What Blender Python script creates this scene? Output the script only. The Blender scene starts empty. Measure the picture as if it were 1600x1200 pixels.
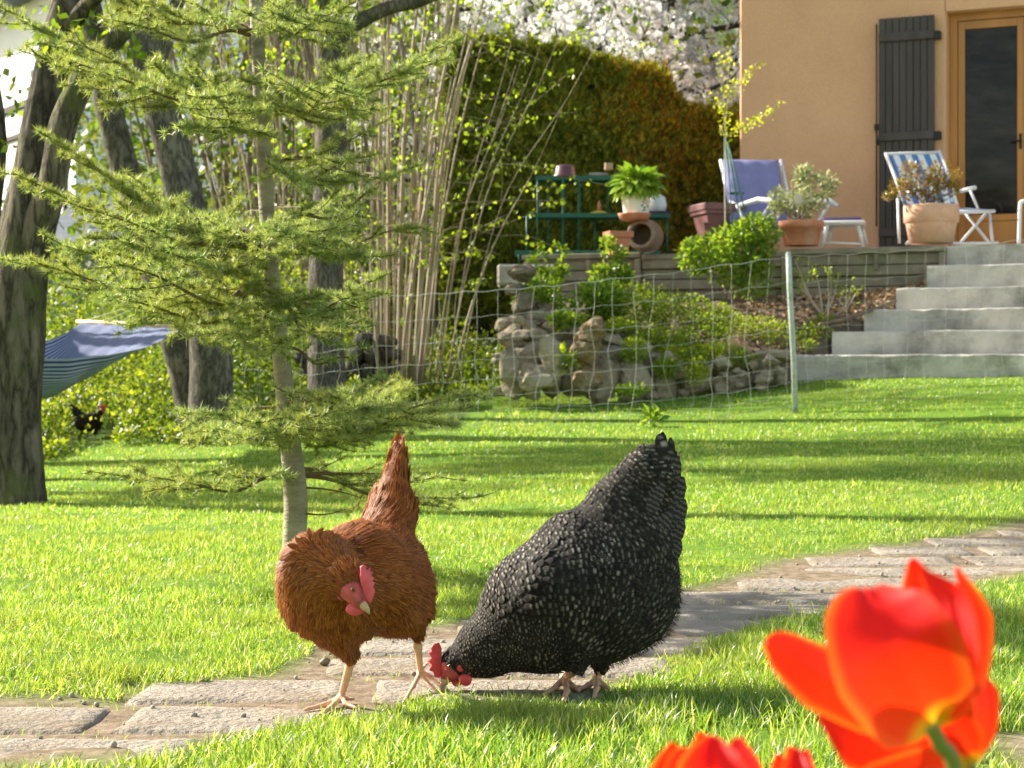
import bpy, math, random
import numpy as np
from mathutils import Vector, Matrix, Quaternion
rng = np.random.default_rng(7)
random.seed(7)
R = math.radians
sc = bpy.context.scene
COL = sc.collection
# ---------------------------------------------------------------- camera
FPX = 3000.0          # focal length in photo pixels (1600 wide)
CAMZ = 0.52
cam_d = bpy.data.cameras.new('camera'); cam = bpy.data.objects.new('camera', cam_d); COL.objects.link(cam)
cam.location = (0, 0, CAMZ); cam.rotation_euler = (R(90), 0, 0)
cam_d.sensor_width = 36; cam_d.lens = 36*FPX/1600
cam_d.clip_start = 0.05; cam_d.clip_end = 400
cam_d.dof.use_dof = True; cam_d.dof.focus_distance = 3.15; cam_d.dof.aperture_fstop = 16
sc.camera = cam
# ---------------------------------------------------------------- sky and sun
ELEV = R(31); AZX, AZY = -0.87, 0.49
_n = math.hypot(AZX, AZY)
SUN = Vector((AZX/_n*math.cos(ELEV), AZY/_n*math.cos(ELEV), math.sin(ELEV)))
w = bpy.data.worlds.new('World'); sc.world = w; w.use_nodes = True
nt = w.node_tree; bg = nt.nodes['Background']
sky = nt.nodes.new('ShaderNodeTexSky'); sky.sky_type = 'NISHITA'; sky.sun_disc = False
sky.sun_elevation = ELEV; sky.sun_rotation = math.atan2(AZX, AZY) % (2*math.pi)
wbm = nt.nodes.new('ShaderNodeMix'); wbm.data_type = 'RGBA'; wbm.blend_type = 'MULTIPLY'; wbm.inputs[0].default_value = 1
wbm.inputs[7].default_value = (1.0, .84, .66, 1)      # the photograph's warm white balance
nt.links.new(sky.outputs[0], wbm.inputs[6]); nt.links.new(wbm.outputs[2], bg.inputs[0]); bg.inputs[1].default_value = 0.145
sd = bpy.data.lights.new('sun', 'SUN'); sd.energy = 5.0; sd.angle = R(0.9); sd.color = (1.0, 0.93, 0.80)
so = bpy.data.objects.new('sun', sd); COL.objects.link(so)
so.rotation_euler = SUN.to_track_quat('Z', 'Y').to_euler(); so.location = (-10, 4, 9)
sc.view_settings.view_transform = 'Standard'; sc.view_settings.look = 'None'
sc.view_settings.gamma = 1.0; sc.view_settings.use_curve_mapping = False
sc.view_settings.exposure = 1.58
sc.render.resolution_x = 1024; sc.render.resolution_y = 768
sc.cycles.max_bounces = 6; sc.cycles.transmission_bounces = 4; sc.cycles.transparent_max_bounces = 6
sc.cycles.diffuse_bounces = 4; sc.cycles.glossy_bounces = 2
sc.cycles.use_denoising = True; sc.cycles.sample_clamp_indirect = 6

# ---------------------------------------------------------------- helpers
def P(px, py, d):
    return Vector(((px-800)/FPX*d, d, CAMZ-(py-600)/FPX*d))
def Pa(px, py, d): return np.array(P(px, py, d))
def S(px, d): return px/FPX*d            # size of px photo pixels at distance d
def sstep(a, b, x):
    t = np.clip((x-a)/(b-a), 0, 1); return t*t*(3-2*t)
def vnoise(p, seed=0):
    """cheap smooth value noise on Nx2/Nx3 array"""
    p = np.asarray(p, float)
    if p.shape[1] == 2: p = np.c_[p, np.zeros(len(p))]
    i = np.floor(p).astype(np.int64); f = p-i; f = f*f*(3-2*f)
    out = np.zeros(len(p))
    for dx in (0, 1):
        for dy in (0, 1):
            for dz in (0, 1):
                n = (i[:, 0]+dx)*374761393+(i[:, 1]+dy)*668265263+(i[:, 2]+dz)*2147483647+seed*1274126177
                n = (n ^ (n >> 13))*1274126177; n = (n ^ (n >> 16)) & 0xffff
                wgt = (f[:, 0] if dx else 1-f[:, 0])*(f[:, 1] if dy else 1-f[:, 1])*(f[:, 2] if dz else 1-f[:, 2])
                out += wgt*n/65535.0
    return out
def fbm(p, seed=0, o=3):
    p = np.asarray(p, float); s = 0; a = .5
    for k in range(o): s = s+a*vnoise(p*2**k, seed+k); a *= .5
    return s/(1-.5**o)
def unit(v):
    v = np.asarray(v, float); return v/np.maximum(np.linalg.norm(v, axis=-1, keepdims=True), 1e-9)

def wloc(o):
    p = np.zeros(3)
    while o is not None: p = p+np.array(o.location); o = o.parent
    return p
class MB:
    """collects geometry, builds ONE mesh object"""
    def __init__(s): s.v = []; s.loops = []; s.tot = []; s.mi = []; s.uv = []; s.n = 0; s.smooth = []
    def add(s, v, loops, tot, mi=0, uv=None, smooth=True):
        v = np.asarray(v, float).reshape(-1, 3); loops = np.asarray(loops, np.int64).ravel(); tot = np.asarray(tot, np.int64).ravel()
        s.v.append(v); s.loops.append(loops+s.n); s.tot.append(tot)
        s.mi.append(np.full(len(tot), mi)); s.smooth.append(np.full(len(tot), smooth))
        s.uv.append(np.zeros((len(loops), 2)) if uv is None else np.asarray(uv, float).reshape(-1, 2)); s.n += len(v)
    def faces(s, v, fs, mi=0, smooth=True, uvv=None):
        loops = [i for f in fs for i in f]
        uv = None if uvv is None else [uvv[i] for i in loops]
        s.add(v, loops, [len(f) for f in fs], mi, uv, smooth)
    def box(s, c, size, rz=0, mi=0, ax=None, bevel=0):
        """box: centre, full size; ax = 3 axes (rows)"""
        c = np.array(c, float); h = np.array(size, float)/2
        A = np.eye(3) if ax is None else np.array(ax, float)
        if rz: A = np.array([[math.cos(rz), math.sin(rz), 0], [-math.sin(rz), math.cos(rz), 0], [0, 0, 1]])
        b = min(bevel, h.min()*.9) if bevel else min(.0015, h.min()*.4)
        vs = []; idx = {}
        for sx in (-1, 1):
            for sy in (-1, 1):
                for sz in (-1, 1):
                    for k in range(3):
                        p = np.array([sx, sy, sz])*(h-b); p[k] = (sx, sy, sz)[k]*h[k]
                        idx[(sx, sy, sz, k)] = len(vs); vs.append(c+p@A)
        fs = []
        for k in range(3):
            a, bb = [q for q in range(3) if q != k]
            for sg in (-1, 1):
                f = []
                for (u, w_) in ((-1, -1), (1, -1), (1, 1), (-1, 1)):
                    t = [0, 0, 0]; t[k] = sg; t[a] = u; t[bb] = w_; f.append(idx[(*t, k)])
                if (sg > 0) ^ (k == 1): pass
                else: f = f[::-1]
                fs.append(f)
        for k in range(3):          # edge bevels
            a, bb = [q for q in range(3) if q != k]
            for u in (-1, 1):
                for w_ in (-1, 1):
                    def T(z, ax_):
                        t = [0, 0, 0]; t[k] = z; t[a] = u; t[bb] = w_; return idx[(*t, ax_)]
                    f = [T(-1, a), T(-1, bb), T(1, bb), T(1, a)]
                    fs.append(f)
        for sx in (-1, 1):
            for sy in (-1, 1):
                for sz in (-1, 1): fs.append([idx[(sx, sy, sz, k)] for k in range(3)])
        s.faces(vs, fs, mi, smooth=False)
    def tube(s, pts, rad, seg=8, mi=0, cap=True, wob=0, seed=0, flare=None):
        pts = np.array([list(p) for p in pts], float); n = len(pts)
        rad = np.full(n, rad, float) if np.isscalar(rad) else np.array(rad, float)
        t = np.gradient(pts, axis=0); t = unit(t)
        up = np.array([0, 0, 1.]) if abs(t[0][2]) < .9 else np.array([1., 0, 0])
        a = unit(np.cross(t[0], up)); vs = []; uvs = []
        L = np.r_[0, np.cumsum(np.linalg.norm(np.diff(pts, axis=0), axis=1))]
        ang = np.arange(seg)/seg*2*math.pi
        for i in range(n):
            a = a-t[i]*a.dot(t[i]); a = a/np.linalg.norm(a); b = np.cross(t[i], a)
            r = np.full(seg, rad[i])
            if wob: r = r*(1+wob*(fbm(np.c_[np.cos(ang)*1.5+seed*7, np.sin(ang)*1.5, np.full(seg, L[i]/max(rad[0], 1e-4)*.35)], seed)-.5)*2)
            vs.append(pts[i]+np.outer(np.cos(ang)*r, a)+np.outer(np.sin(ang)*r, b))
        vs = np.concatenate(vs); fs = []
        for i in range(n-1):
            for j in range(seg):
                k = (j+1) % seg; fs.append((i*seg+j, i*seg+k, (i+1)*seg+k, (i+1)*seg+j))
        if cap: fs.append(tuple(range(seg-1, -1, -1))); fs.append(tuple((n-1)*seg+j for j in range(seg)))
        s.faces(vs, fs, mi)
    def lathe(s, c, prof, seg=28, mi=0, axis=None):
        """prof: list of (r, z) ; closed surface of revolution about z at c"""
        c = np.array(list(c), float); vs = []; fs = []; n = len(prof)
        for r, z in prof:
            for j in range(seg):
                an = j/seg*2*math.pi; q = np.array([r*math.cos(an), r*math.sin(an), z])
                if axis is not None: q = q@axis
                vs.append(c+q)
        for i in range(n-1):
            for j in range(seg):
                k = (j+1) % seg; fs.append((i*seg+j, i*seg+k, (i+1)*seg+k, (i+1)*seg+j))
        s.faces(vs, fs, mi)
    def scatter(s, tv, tf, tuv, O, X, Y, Z, sx, sy, sz=None, mi=0):
        """instances of a template baked in: verts = O + X*tx*sx + Y*ty*sy + Z*tz*sz"""
        tv = np.asarray(tv, float); N = len(O); k = len(tv)
        if N == 0: return
        sx = np.broadcast_to(np.asarray(sx, float), (N,)); sy = np.broadcast_to(np.asarray(sy, float), (N,))
        sz = sy if sz is None else np.broadcast_to(np.asarray(sz, float), (N,))
        V = (O[:, None, :]+X[:, None, :]*(tv[None, :, 0, None]*sx[:, None, None])
             + Y[:, None, :]*(tv[None, :, 1, None]*sy[:, None, None]) + Z[:, None, :]*(tv[None, :, 2, None]*sz[:, None, None]))
        lp = np.array([i for f in tf for i in f]); tt = np.array([len(f) for f in tf])
        loops = (lp[None, :]+np.arange(N)[:, None]*k).ravel(); tot = np.tile(tt, N)
        uv = None if tuv is None else np.tile(np.asarray(tuv, float)[lp], (N, 1))
        s.add(V.reshape(-1, 3), loops, tot, mi, uv)
    def build(s, name, mats, parent=None, origin=None, attr=None):
        me = bpy.data.meshes.new(name)
        v = np.concatenate(s.v); lo = np.concatenate(s.loops); tt = np.concatenate(s.tot)
        if parent is not None: v = v-wloc(parent)
        o0 = None
        if origin is not None: o0 = np.array(list(origin), float); v = v-o0
        me.vertices.add(len(v)); me.vertices.foreach_set('co', v.astype(np.float32).ravel())
        me.loops.add(len(lo)); me.loops.foreach_set('vertex_index', lo.astype(np.int32))
        me.polygons.add(len(tt)); st = np.r_[0, np.cumsum(tt)[:-1]]
        me.polygons.foreach_set('loop_start', st.astype(np.int32))
        try: me.polygons.foreach_set('loop_total', tt.astype(np.int32))
        except Exception: pass
        me.polygons.foreach_set('material_index', np.concatenate(s.mi).astype(np.int32))
        me.polygons.foreach_set('use_smooth', np.concatenate(s.smooth))
        u = me.uv_layers.new(name='UVMap'); u.data.foreach_set('uv', np.concatenate(s.uv).astype(np.float32).ravel())
        if attr is not None:
            for an, av in attr.items():
                at = me.attributes.new(an, 'FLOAT', 'POINT'); at.data.foreach_set('value', np.asarray(av, np.float32))
        me.update(calc_edges=True); me.validate()
        for m in (mats if isinstance(mats, (list, tuple)) else [mats]): me.materials.append(m)
        o = bpy.data.objects.new(name, me); COL.objects.link(o)
        if o0 is not None: o.location = o0
        if parent is not None: o.parent = parent
        return o

def tag(o, label=None, cat=None, group=None, kind=None):
    if label: o['label'] = label
    if cat: o['category'] = cat
    if group: o['group'] = group
    if kind: o['kind'] = kind
    return o
def thing(name, label, cat, loc, group=None):
    o = bpy.data.objects.new(name, None); COL.objects.link(o); o.location = loc
    o.empty_display_size = .1; o.matrix_world = Matrix.Translation(Vector(loc))
    return tag(o, label, cat, group)

# templates -------------------------------------------------------
LEAF_V = [(0, 0, 0), (-.5, .45, .12), (0, .5, -.02), (.5, .45, .12), (0, 1, .02)]
LEAF_F = [(0, 2, 1), (0, 3, 2), (1, 2, 4), (2, 3, 4)]
LEAF_UV = [(.5, 0), (0, .5), (.5, .5), (1, .5), (.5, 1)]
QLEAF_V = [(0, 0, 0), (-.5, .5, .1), (0, 1, 0), (.5, .5, .1)]
QLEAF_F = [(0, 3, 2, 1)]
QLEAF_UV = [(.5, 0), (0, .5), (.5, 1), (1, .5)]
def frames(N, d, spread_n=None, r=rng):
    """random frames: Y along d (Nx3), Z random perpendicular"""
    d = unit(d); a = r.normal(size=(N, 3)) if spread_n is None else spread_n
    X = unit(np.cross(d, a)); Z = np.cross(X, d); return X, d, Z
def rdir(N, r=rng): return unit(r.normal(size=(N, 3)))

# materials -------------------------------------------------------
def newmat(name):
    m = bpy.data.materials.new(name); m.use_nodes = True; nt = m.node_tree
    return m, nt, nt.nodes['Principled BSDF'], nt.nodes['Material Output']
def lk(nt, a, b): nt.links.new(a, b)
def ramp(nt, stops):
    r_ = nt.nodes.new('ShaderNodeValToRGB'); e = r_.color_ramp.elements
    while len(e) < len(stops): e.new(.5)
    for k, (p, c) in enumerate(stops): e[k].position = p; e[k].color = (*c, 1) if len(c) == 3 else c
    return r_
def noise(nt, scale, detail=4, rough=.6, coord='Object', stretch=None, dist=0):
    tc = nt.nodes.new('ShaderNodeTexCoord'); n = nt.nodes.new('ShaderNodeTexNoise')
    n.inputs['Scale'].default_value = scale; n.inputs['Detail'].default_value = detail; n.inputs['Roughness'].default_value = rough
    n.inputs['Distortion'].default_value = dist
    if stretch:
        mp = nt.nodes.new('ShaderNodeMapping'); mp.inputs['Scale'].default_value = stretch
        lk(nt, tc.outputs[coord], mp.inputs[0]); lk(nt, mp.outputs[0], n.inputs['Vector'])
    else: lk(nt, tc.outputs[coord], n.inputs['Vector'])
    return n
def mixc(nt, fac, a, b, mode='MIX'):
    m = nt.nodes.new('ShaderNodeMix'); m.data_type = 'RGBA'; m.blend_type = mode
    for sk, v in ((m.inputs[0], fac), (m.inputs[6], a), (m.inputs[7], b)):
        if hasattr(v, 'links'): lk(nt, v, sk)
        elif isinstance(v, (tuple, list)): sk.default_value = (*v, 1)
        else: sk.default_value = v
    return m.outputs[2]
def bump(nt, bsdf, h, strength=.3, dist=.01, prev=None):
    b = nt.nodes.new('ShaderNodeBump'); b.inputs['Strength'].default_value = strength; b.inputs['Distance'].default_value = dist
    lk(nt, h, b.inputs['Height'])
    if prev is not None: lk(nt, prev, b.inputs['Normal'])
    lk(nt, b.outputs[0], bsdf.inputs['Normal']); return b.outputs[0]
def plain(name, c1, c2=None, rough=.7, scale=8, bs=40, bstr=.25, bd=.004, spec=.3, stretch=None, metal=0, dirt=None):
    m, nt, b, o = newmat(name)
    c2 = c2 or tuple(x*.7 for x in c1)
    n = noise(nt, scale, stretch=stretch); r_ = ramp(nt, [(.3, c1), (.7, c2)]); lk(nt, n.outputs[0], r_.inputs[0])
    col = r_.outputs[0]
    if dirt:
        n3 = noise(nt, scale*.35, 6, .7); r3 = ramp(nt, [(.5, (0, 0, 0)), (.72, (1, 1, 1))]); lk(nt, n3.outputs[0], r3.inputs[0])
        col = mixc(nt, r3.outputs[0], col, dirt)
    lk(nt, col, b.inputs['Base Color']); b.inputs['Roughness'].default_value = rough
    b.inputs['Specular IOR Level'].default_value = spec; b.inputs['Metallic'].default_value = metal
    if bstr:
        n2 = noise(nt, bs, 5, stretch=stretch); bump(nt, b, n2.outputs[0], bstr, bd)
    return m
def leafy(name, cols, trans=.45, rough=.45, tcol=None, big=None, bigscale=1.5, spec=.4):
    """foliage: random tone per leaf, part of the light goes through"""
    m, nt, b, o = newmat(name)
    g = nt.nodes.new('ShaderNodeNewGeometry')
    st = [(i/max(1, len(cols)-1), c) for i, c in enumerate(cols)]
    r_ = ramp(nt, st); lk(nt, g.outputs['Random Per Island'], r_.inputs[0]); col = r_.outputs[0]
    if big:
        n = noise(nt, bigscale, 3); r2 = ramp(nt, [(.42, (0, 0, 0)), (.62, (1, 1, 1))]); lk(nt, n.outputs[0], r2.inputs[0])
        col = mixc(nt, r2.outputs[0], col, mixc(nt, .75, col, big))
    lk(nt, col, b.inputs['Base Color']); b.inputs['Roughness'].default_value = rough; b.inputs['Specular IOR Level'].default_value = spec
    t = nt.nodes.new('ShaderNodeBsdfTranslucent')
    tc = mixc(nt, 1.0, col, tcol or (1.6, 1.5, .6), 'MULTIPLY'); lk(nt, tc, t.inputs[0])
    mx = nt.nodes.new('ShaderNodeMixShader'); mx.inputs[0].default_value = trans
    lk(nt, b.outputs[0], mx.inputs[1]); lk(nt, t.outputs[0], mx.inputs[2]); lk(nt, mx.outputs[0], o.inputs[0])
    return m
def barkmat(name, c1, c2, moss=None, scale=14, stretch=(1, 1, .22), bd=.03, mossth=.55):
    m, nt, b, o = newmat(name)
    tc = nt.nodes.new('ShaderNodeTexCoord'); mp = nt.nodes.new('ShaderNodeMapping'); mp.inputs['Scale'].default_value = stretch
    lk(nt, tc.outputs['Object'], mp.inputs[0])
    nz = nt.nodes.new('ShaderNodeTexNoise'); nz.inputs['Scale'].default_value = 5; nz.inputs['Detail'].default_value = 5
    lk(nt, mp.outputs[0], nz.inputs['Vector'])
    ad = nt.nodes.new('ShaderNodeVectorMath'); ad.operation = 'MULTIPLY_ADD'; lk(nt, nz.outputs['Color'], ad.inputs[0]); ad.inputs[1].default_value = (.12, .12, .12); lk(nt, mp.outputs[0], ad.inputs[2])
    v = nt.nodes.new('ShaderNodeTexNoise'); v.inputs['Scale'].default_value = scale; v.inputs['Detail'].default_value = 7; v.inputs['Roughness'].default_value = .62; lk(nt, ad.outputs[0], v.inputs['Vector'])
    rg = nt.nodes.new('ShaderNodeMath'); rg.operation = 'SUBTRACT'; lk(nt, v.outputs[0], rg.inputs[0]); rg.inputs[1].default_value = .5
    ab = nt.nodes.new('ShaderNodeMath'); ab.operation = 'ABSOLUTE'; lk(nt, rg.outputs[0], ab.inputs[0])
    r_ = ramp(nt, [(.0, c2), (.03, tuple((a+b_)/2 for a, b_ in zip(c1, c2))), (.10, c1)]); lk(nt, ab.outputs[0], r_.inputs[0])
    n2 = noise(nt, 4, 6, .65); rr = ramp(nt, [(.35, (.6, .6, .6)), (.7, (1.25, 1.22, 1.15))]); lk(nt, n2.outputs[0], rr.inputs[0])
    col = mixc(nt, 1.0, r_.outputs[0], rr.outputs[0], 'MULTIPLY')
    if moss:
        n3 = noise(nt, 3.2, 7, .7); r3 = ramp(nt, [(mossth, (0, 0, 0)), (mossth+.12, (1, 1, 1))]); lk(nt, n3.outputs[0], r3.inputs[0])
        col = mixc(nt, r3.outputs[0], col, moss)
    lk(nt, col, b.inputs['Base Color']); b.inputs['Roughness'].default_value = .9; b.inputs['Specular IOR Level'].default_value = .15
    h = nt.nodes.new('ShaderNodeMath'); h.operation = 'MINIMUM'; lk(nt, ab.outputs[0], h.inputs[0]); h.inputs[1].default_value = .12
    p = bump(nt, b, h.outputs[0], .9, bd*9); bump(nt, b, n2.outputs[0], .4, bd, p)
    return m

# ---------------------------------------------------------------- the lie of the land
def G(x, y):
    x = np.asarray(x, float); y = np.asarray(y, float)
    yy = np.maximum(y-3.3, 0)
    z = .012*yy + .055*x*sstep(3.5, 13, y)
    z = z + .0075*np.minimum(np.maximum(y-9, 0), 6.5)**2
    z = z + .045*np.maximum(y-15.5, 0)
    z = z + .35*np.maximum(y-27, 0)*sstep(27, 33, y)
    far = sstep(5, 9, y)
    return z + far*.02*np.sin(x*1.3+y*.7) - .35*sstep(2.6, 6, -x)*sstep(6, 11, y)
def Gz(x, y): return float(G(x, y))
# path: centre line (ground coordinates) and half width
PATH_UP = np.array([[-1.4, 2.95], [-.96, 3.18], [-.61, 3.32], [-.43, 3.5], [-.37, 3.85], [-.16, 4.1], [.44, 4.75], [.74, 5.35], [1.18, 5.85], [1.66, 6.3], [2.1, 7.1], [3.2, 8.2]])
PATH_LO = np.array([[-1.4, 2.35], [-.56, 2.62], [-.39, 2.84], [-.24, 3.0], [-.11, 3.18], [.05, 3.22], [.23, 3.38], [.35, 3.78], [.52, 4.1], [.70, 4.3], [1.27, 4.9], [1.5, 5.25], [2.2, 6.1], [3.4, 7.3]])
def path_mask(x, y, soft=.07):
    yu = np.interp(x, PATH_UP[:, 0], PATH_UP[:, 1]); yl = np.interp(x, PATH_LO[:, 0], PATH_LO[:, 1])
    w_ = (fbm(np.c_[x*6, y*6], 5)-.5)*.22
    m_ = sstep(-soft, soft, yu+w_-y)*sstep(-soft, soft, y-yl-w_*.6)
    return np.maximum(m_, sstep(-soft*.5, soft*.5, x-.66+w_*.3)*sstep(-soft*.5, soft*.5, 2.86-y+w_*.3)*sstep(-soft, soft, y-2.45))
# ================================================================ GROUND
def ground_mesh():
    yv = np.unique(np.concatenate([np.linspace(-4, 1.5, 12), np.arange(1.5, 8, .05), np.arange(8, 18, .14), np.arange(18, 34, .6), np.linspace(34, 120, 30)]))
    a = np.linspace(-1, 1, 181); xv = np.sinh(a*4.6)/math.sinh(4.6)*70
    X, Y = np.meshgrid(xv, yv); x = X.ravel(); y = Y.ravel()
    pm = path_mask(x, y); z = G(x, y)+(fbm(np.c_[x*3, y*3], 3)-.5)*.02*(y < 20)-pm*.005
    nx = len(xv); ny = len(yv)
    i = np.arange(nx-1)[None, :]+np.arange(ny-1)[:, None]*nx; i = i.ravel()
    b = MB(); b.add(np.c_[x, y, z], np.c_[i, i+1, i+nx+1, i+nx], np.full(len(i), 4))
    soft = path_mask(x, y, .14)
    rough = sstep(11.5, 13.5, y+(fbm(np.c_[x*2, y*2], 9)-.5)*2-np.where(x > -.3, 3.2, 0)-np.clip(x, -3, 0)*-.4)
    return b, dict(dirt=soft, rough=rough)
m, nt, b, o = newmat('lawn_soil')
at = nt.nodes.new('ShaderNodeAttribute'); at.attribute_name = 'dirt'
at2 = nt.nodes.new('ShaderNodeAttribute'); at2.attribute_name = 'rough'
n1 = noise(nt, 5, 6, .7); g1 = ramp(nt, [(.3, (.07, .14, .012)), (.55, (.12, .22, .02)), (.75, (.20, .26, .05))]); lk(nt, n1.outputs[0], g1.inputs[0])
n2 = noise(nt, 30, 8, .7); d1 = ramp(nt, [(.3, (.10, .07, .045)), (.55, (.25, .19, .13)), (.75, (.42, .34, .25))]); lk(nt, n2.outputs[0], d1.inputs[0])
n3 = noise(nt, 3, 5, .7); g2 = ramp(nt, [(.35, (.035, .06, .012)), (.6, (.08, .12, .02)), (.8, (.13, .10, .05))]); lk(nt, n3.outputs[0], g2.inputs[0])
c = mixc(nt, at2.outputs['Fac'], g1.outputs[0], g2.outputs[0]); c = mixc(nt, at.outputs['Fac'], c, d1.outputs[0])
lk(nt, c, b.inputs['Base Color']); b.inputs['Roughness'].default_value = .95; b.inputs['Specular IOR Level'].default_value = .1
bump(nt, b, n2.outputs[0], .6, .02); M_GROUND = m
gb, ga = ground_mesh(); ground = gb.build('ground', M_GROUND, attr=ga); tag(ground, kind='structure')

# ---------------- path of old stone slabs
M_SLAB = plain('slab_stone', (.36, .31, .25), (.22, .195, .165), rough=.95, scale=11, bs=60, bstr=1.0, bd=.014, spec=.12, dirt=(.20, .15, .095))
pb = MB(); y0 = 2.32; k = 0
slabs = []
while y0 < 7.9:
    hh = .235+.05*rng.random(); y1 = y0+hh
    ym = (y0+y1)/2
    xa = np.interp(ym, PATH_UP[:, 1], PATH_UP[:, 0]); xb = np.interp(ym, PATH_LO[:, 1], PATH_LO[:, 0])
    if ym < 2.95: xa = -1.7
    xa += .06; xb += .02+.1*rng.random()
    cuts = [xa, xb]
    if xb-xa > .75: cuts = [xa, xa+(xb-xa)*(.4+.25*rng.random()), xb]
    for q in range(len(cuts)-1):
        slabs.append((cuts[q]+.006, cuts[q+1]-.006, y0+.005, y1-.006))
    y0 = y1; k += 1
slabs += [(.70, 1.10, 2.50, 2.80), (1.12, 1.6, 2.48, 2.81)]
for si, (xa, xb, ya, yb) in enumerate(slabs):
    nx = max(4, int((xb-xa)/.02)); ny = max(4, int((yb-ya)/.02))
    U, V = np.meshgrid(np.linspace(0, 1, nx), np.linspace(0, 1, ny)); u = U.ravel(); v = V.ravel()
    x = xa+(xb-xa)*u; y = ya+(yb-ya)*v
    ed = np.minimum(np.minimum(u, 1-u)*(xb-xa), np.minimum(v, 1-v)*(yb-ya))
    nn = fbm(np.c_[x*9, y*9], 20+si, 4)-.5
    wob = (1-np.clip(ed/.05, 0, 1))
    x2 = x+(fbm(np.c_[x*7, y*7], 60+si)-.5)*.035*wob; y2 = y+(fbm(np.c_[x*7, y*7], 90+si)-.5)*.03*wob+.01*math.sin(si*2.1)*(u-.5)
    tilt = (rng.random()-.5)*.012*(u-.5)+(rng.random()-.5)*.01*(v-.5)
    z = G(x, y)-.001+tilt*.25+nn*.008-np.clip(.03-ed, 0, .03)*.35*(nn+.6)
    edge = (u == 0) | (u == 1) | (v == 0) | (v == 1); z = np.where(edge, z-.02, z)
    i = (np.arange(nx-1)[None, :]+np.arange(ny-1)[:, None]*nx).ravel()
    pb.add(np.c_[x2, y2, z], np.c_[i, i+1, i+nx+1, i+nx], np.full(len(i), 4))
tag(pb.build('path', M_SLAB), kind='structure')

# ---------------- pebbles along the path
M_PEB = plain('pebble_stone', (.42, .36, .29), (.2, .17, .13), rough=.85, scale=30, bs=60, bstr=.3)
def ico(sub=1):
    import bmesh
    bm = bmesh.new(); bmesh.ops.create_icosphere(bm, subdivisions=sub, radius=1)
    v = np.array([list(x.co) for x in bm.verts]); f = [tuple(x.index for x in q.verts) for q in bm.faces]; bm.free(); return v, f
iv, if_ = ico(1)
N = 16000; x = rng.uniform(-1.5, 2.6, N); y = rng.uniform(2.4, 7.6, N)
s_ = path_mask(x, y, .14); keep = (rng.random(N) < np.where((s_ > .05) & (s_ < .9), .75, np.where(s_ >= .9, .22, 0)))
x, y = x[keep], y[keep]; N = len(x); sz = .0018+.006*rng.random(N)**3.5
A = rdir(N); X_, Y_, Z_ = frames(N, A)
pe = MB(); pe.scatter(iv*np.array([1, .8, .6]), if_, None, np.c_[x, y, G(x, y)-.009+sz*.5+.006*(s_[keep] > .9)], X_, Y_, Z_, sz, sz, sz*1.2)
tag(pe.build('pebbles', M_PEB), 'small pebbles and grit scattered along the stone path', 'pebbles', kind='stuff')

# ---------------- grass
def in_rect(x, y, pts): return False
BLV = [(-.5, 0, 0), (.5, 0, 0), (-.42, .45, .06), (.42, .45, .06), (-.25, .8, .22), (.25, .8, .22), (0, 1, .42)]
BLF = [(0, 1, 3, 2), (2, 3, 5, 4), (4, 5, 6)]
BLUV = [(0, 0), (1, 0), (0, .5), (1, .5), (0, .8), (1, .8), (.5, 1)]
BL2V = [(-.5, 0, 0), (.5, 0, 0), (.3, .6, .12), (-.3, .6, .12), (0, 1, .35)]
BL2F = [(0, 1, 2, 3), (3, 2, 4)]
BL2UV = [(0, 0), (1, 0), (1, .6), (0, .6), (.5, 1)]
def grass(n, ya, yb, h, wd, tv, tf, tu, xpad=.5, lush=False, keepf=None, lean=.35):
    d = rng.uniform(ya**2, yb**2, n)**.5; x = rng.uniform(-1, 1, n)*(.275*d+xpad)
    clump = fbm(np.c_[x*9, d*9], 31)
    pm = path_mask(x, d, .06); bare = fbm(np.c_[x*2.3+9, d*2.3], 57, 4); k = rng.random(n) < (1-pm)*(.35+.9*clump)*np.where(bare > .66, .25, 1)
    if keepf is not None: k &= keepf(x, d)
    x, d, clump = x[k], d[k], clump[k]; n = len(x); ylo = np.interp(x, PATH_LO[:, 0], PATH_LO[:, 1])-d; near = np.where((ylo > -.02) & (ylo < .40) & (d < 4.2), .6+.4*ylo/.40, 1.0)
    dr = np.c_[rng.normal(size=(n, 2))*lean*(1.0), np.ones(n)]; dr[:, 0] += .10
    dr = unit(dr); X, Y, Z = frames(n, dr)
    hh = h*(.45+.9*rng.random(n))*(.45+1.15*clump)
    edge = path_mask(x, d, .25); hh = hh*near*(1-.5*np.exp(-((x-.12)**2+(d-3.26)**2)/.03))
    return np.c_[x, d, G(x, d)-.006+0*hh], X, Y, Z, wd*(.7+.6*rng.random(n)), hh
gm = MB()
def addg(*a, **k):
    tv, tf, tu = a[5:8]; O, X, Y, Z, w_, h_ = grass(*a, **k); gm.scatter(tv, tf, tu, O, X, Y, Z, w_, h_, h_)
far_ok = lambda x, y: (y < np.where(x > -.2, 15.1, 12.3+rng.random(len(x))*1.5)) 
near_low = lambda x, y: y < np.interp(x, PATH_LO[:, 0], PATH_LO[:, 1])
addg(80000, 1.3, 3.1, .034, .0027, BLV, BLF, BLUV, xpad=.35, keepf=near_low)
addg(30000, 2.7, 4.4, .035, .0026, BLV, BLF, BLUV, xpad=.35, keepf=near_low)
addg(250000, 2.9, 4.6, .022, .0020, BLV, BLF, BLUV, lean=.5)
addg(170000, 4.6, 7.0, .021, .0030, BL2V, BL2F, BL2UV)
addg(160000, 7.0, 10.5, .020, .0044, BL2V, BL2F, BL2UV)
addg(150000, 10.5, 15.6, .021, .0068, BL2V, BL2F, BL2UV, keepf=far_ok, xpad=1)
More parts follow.
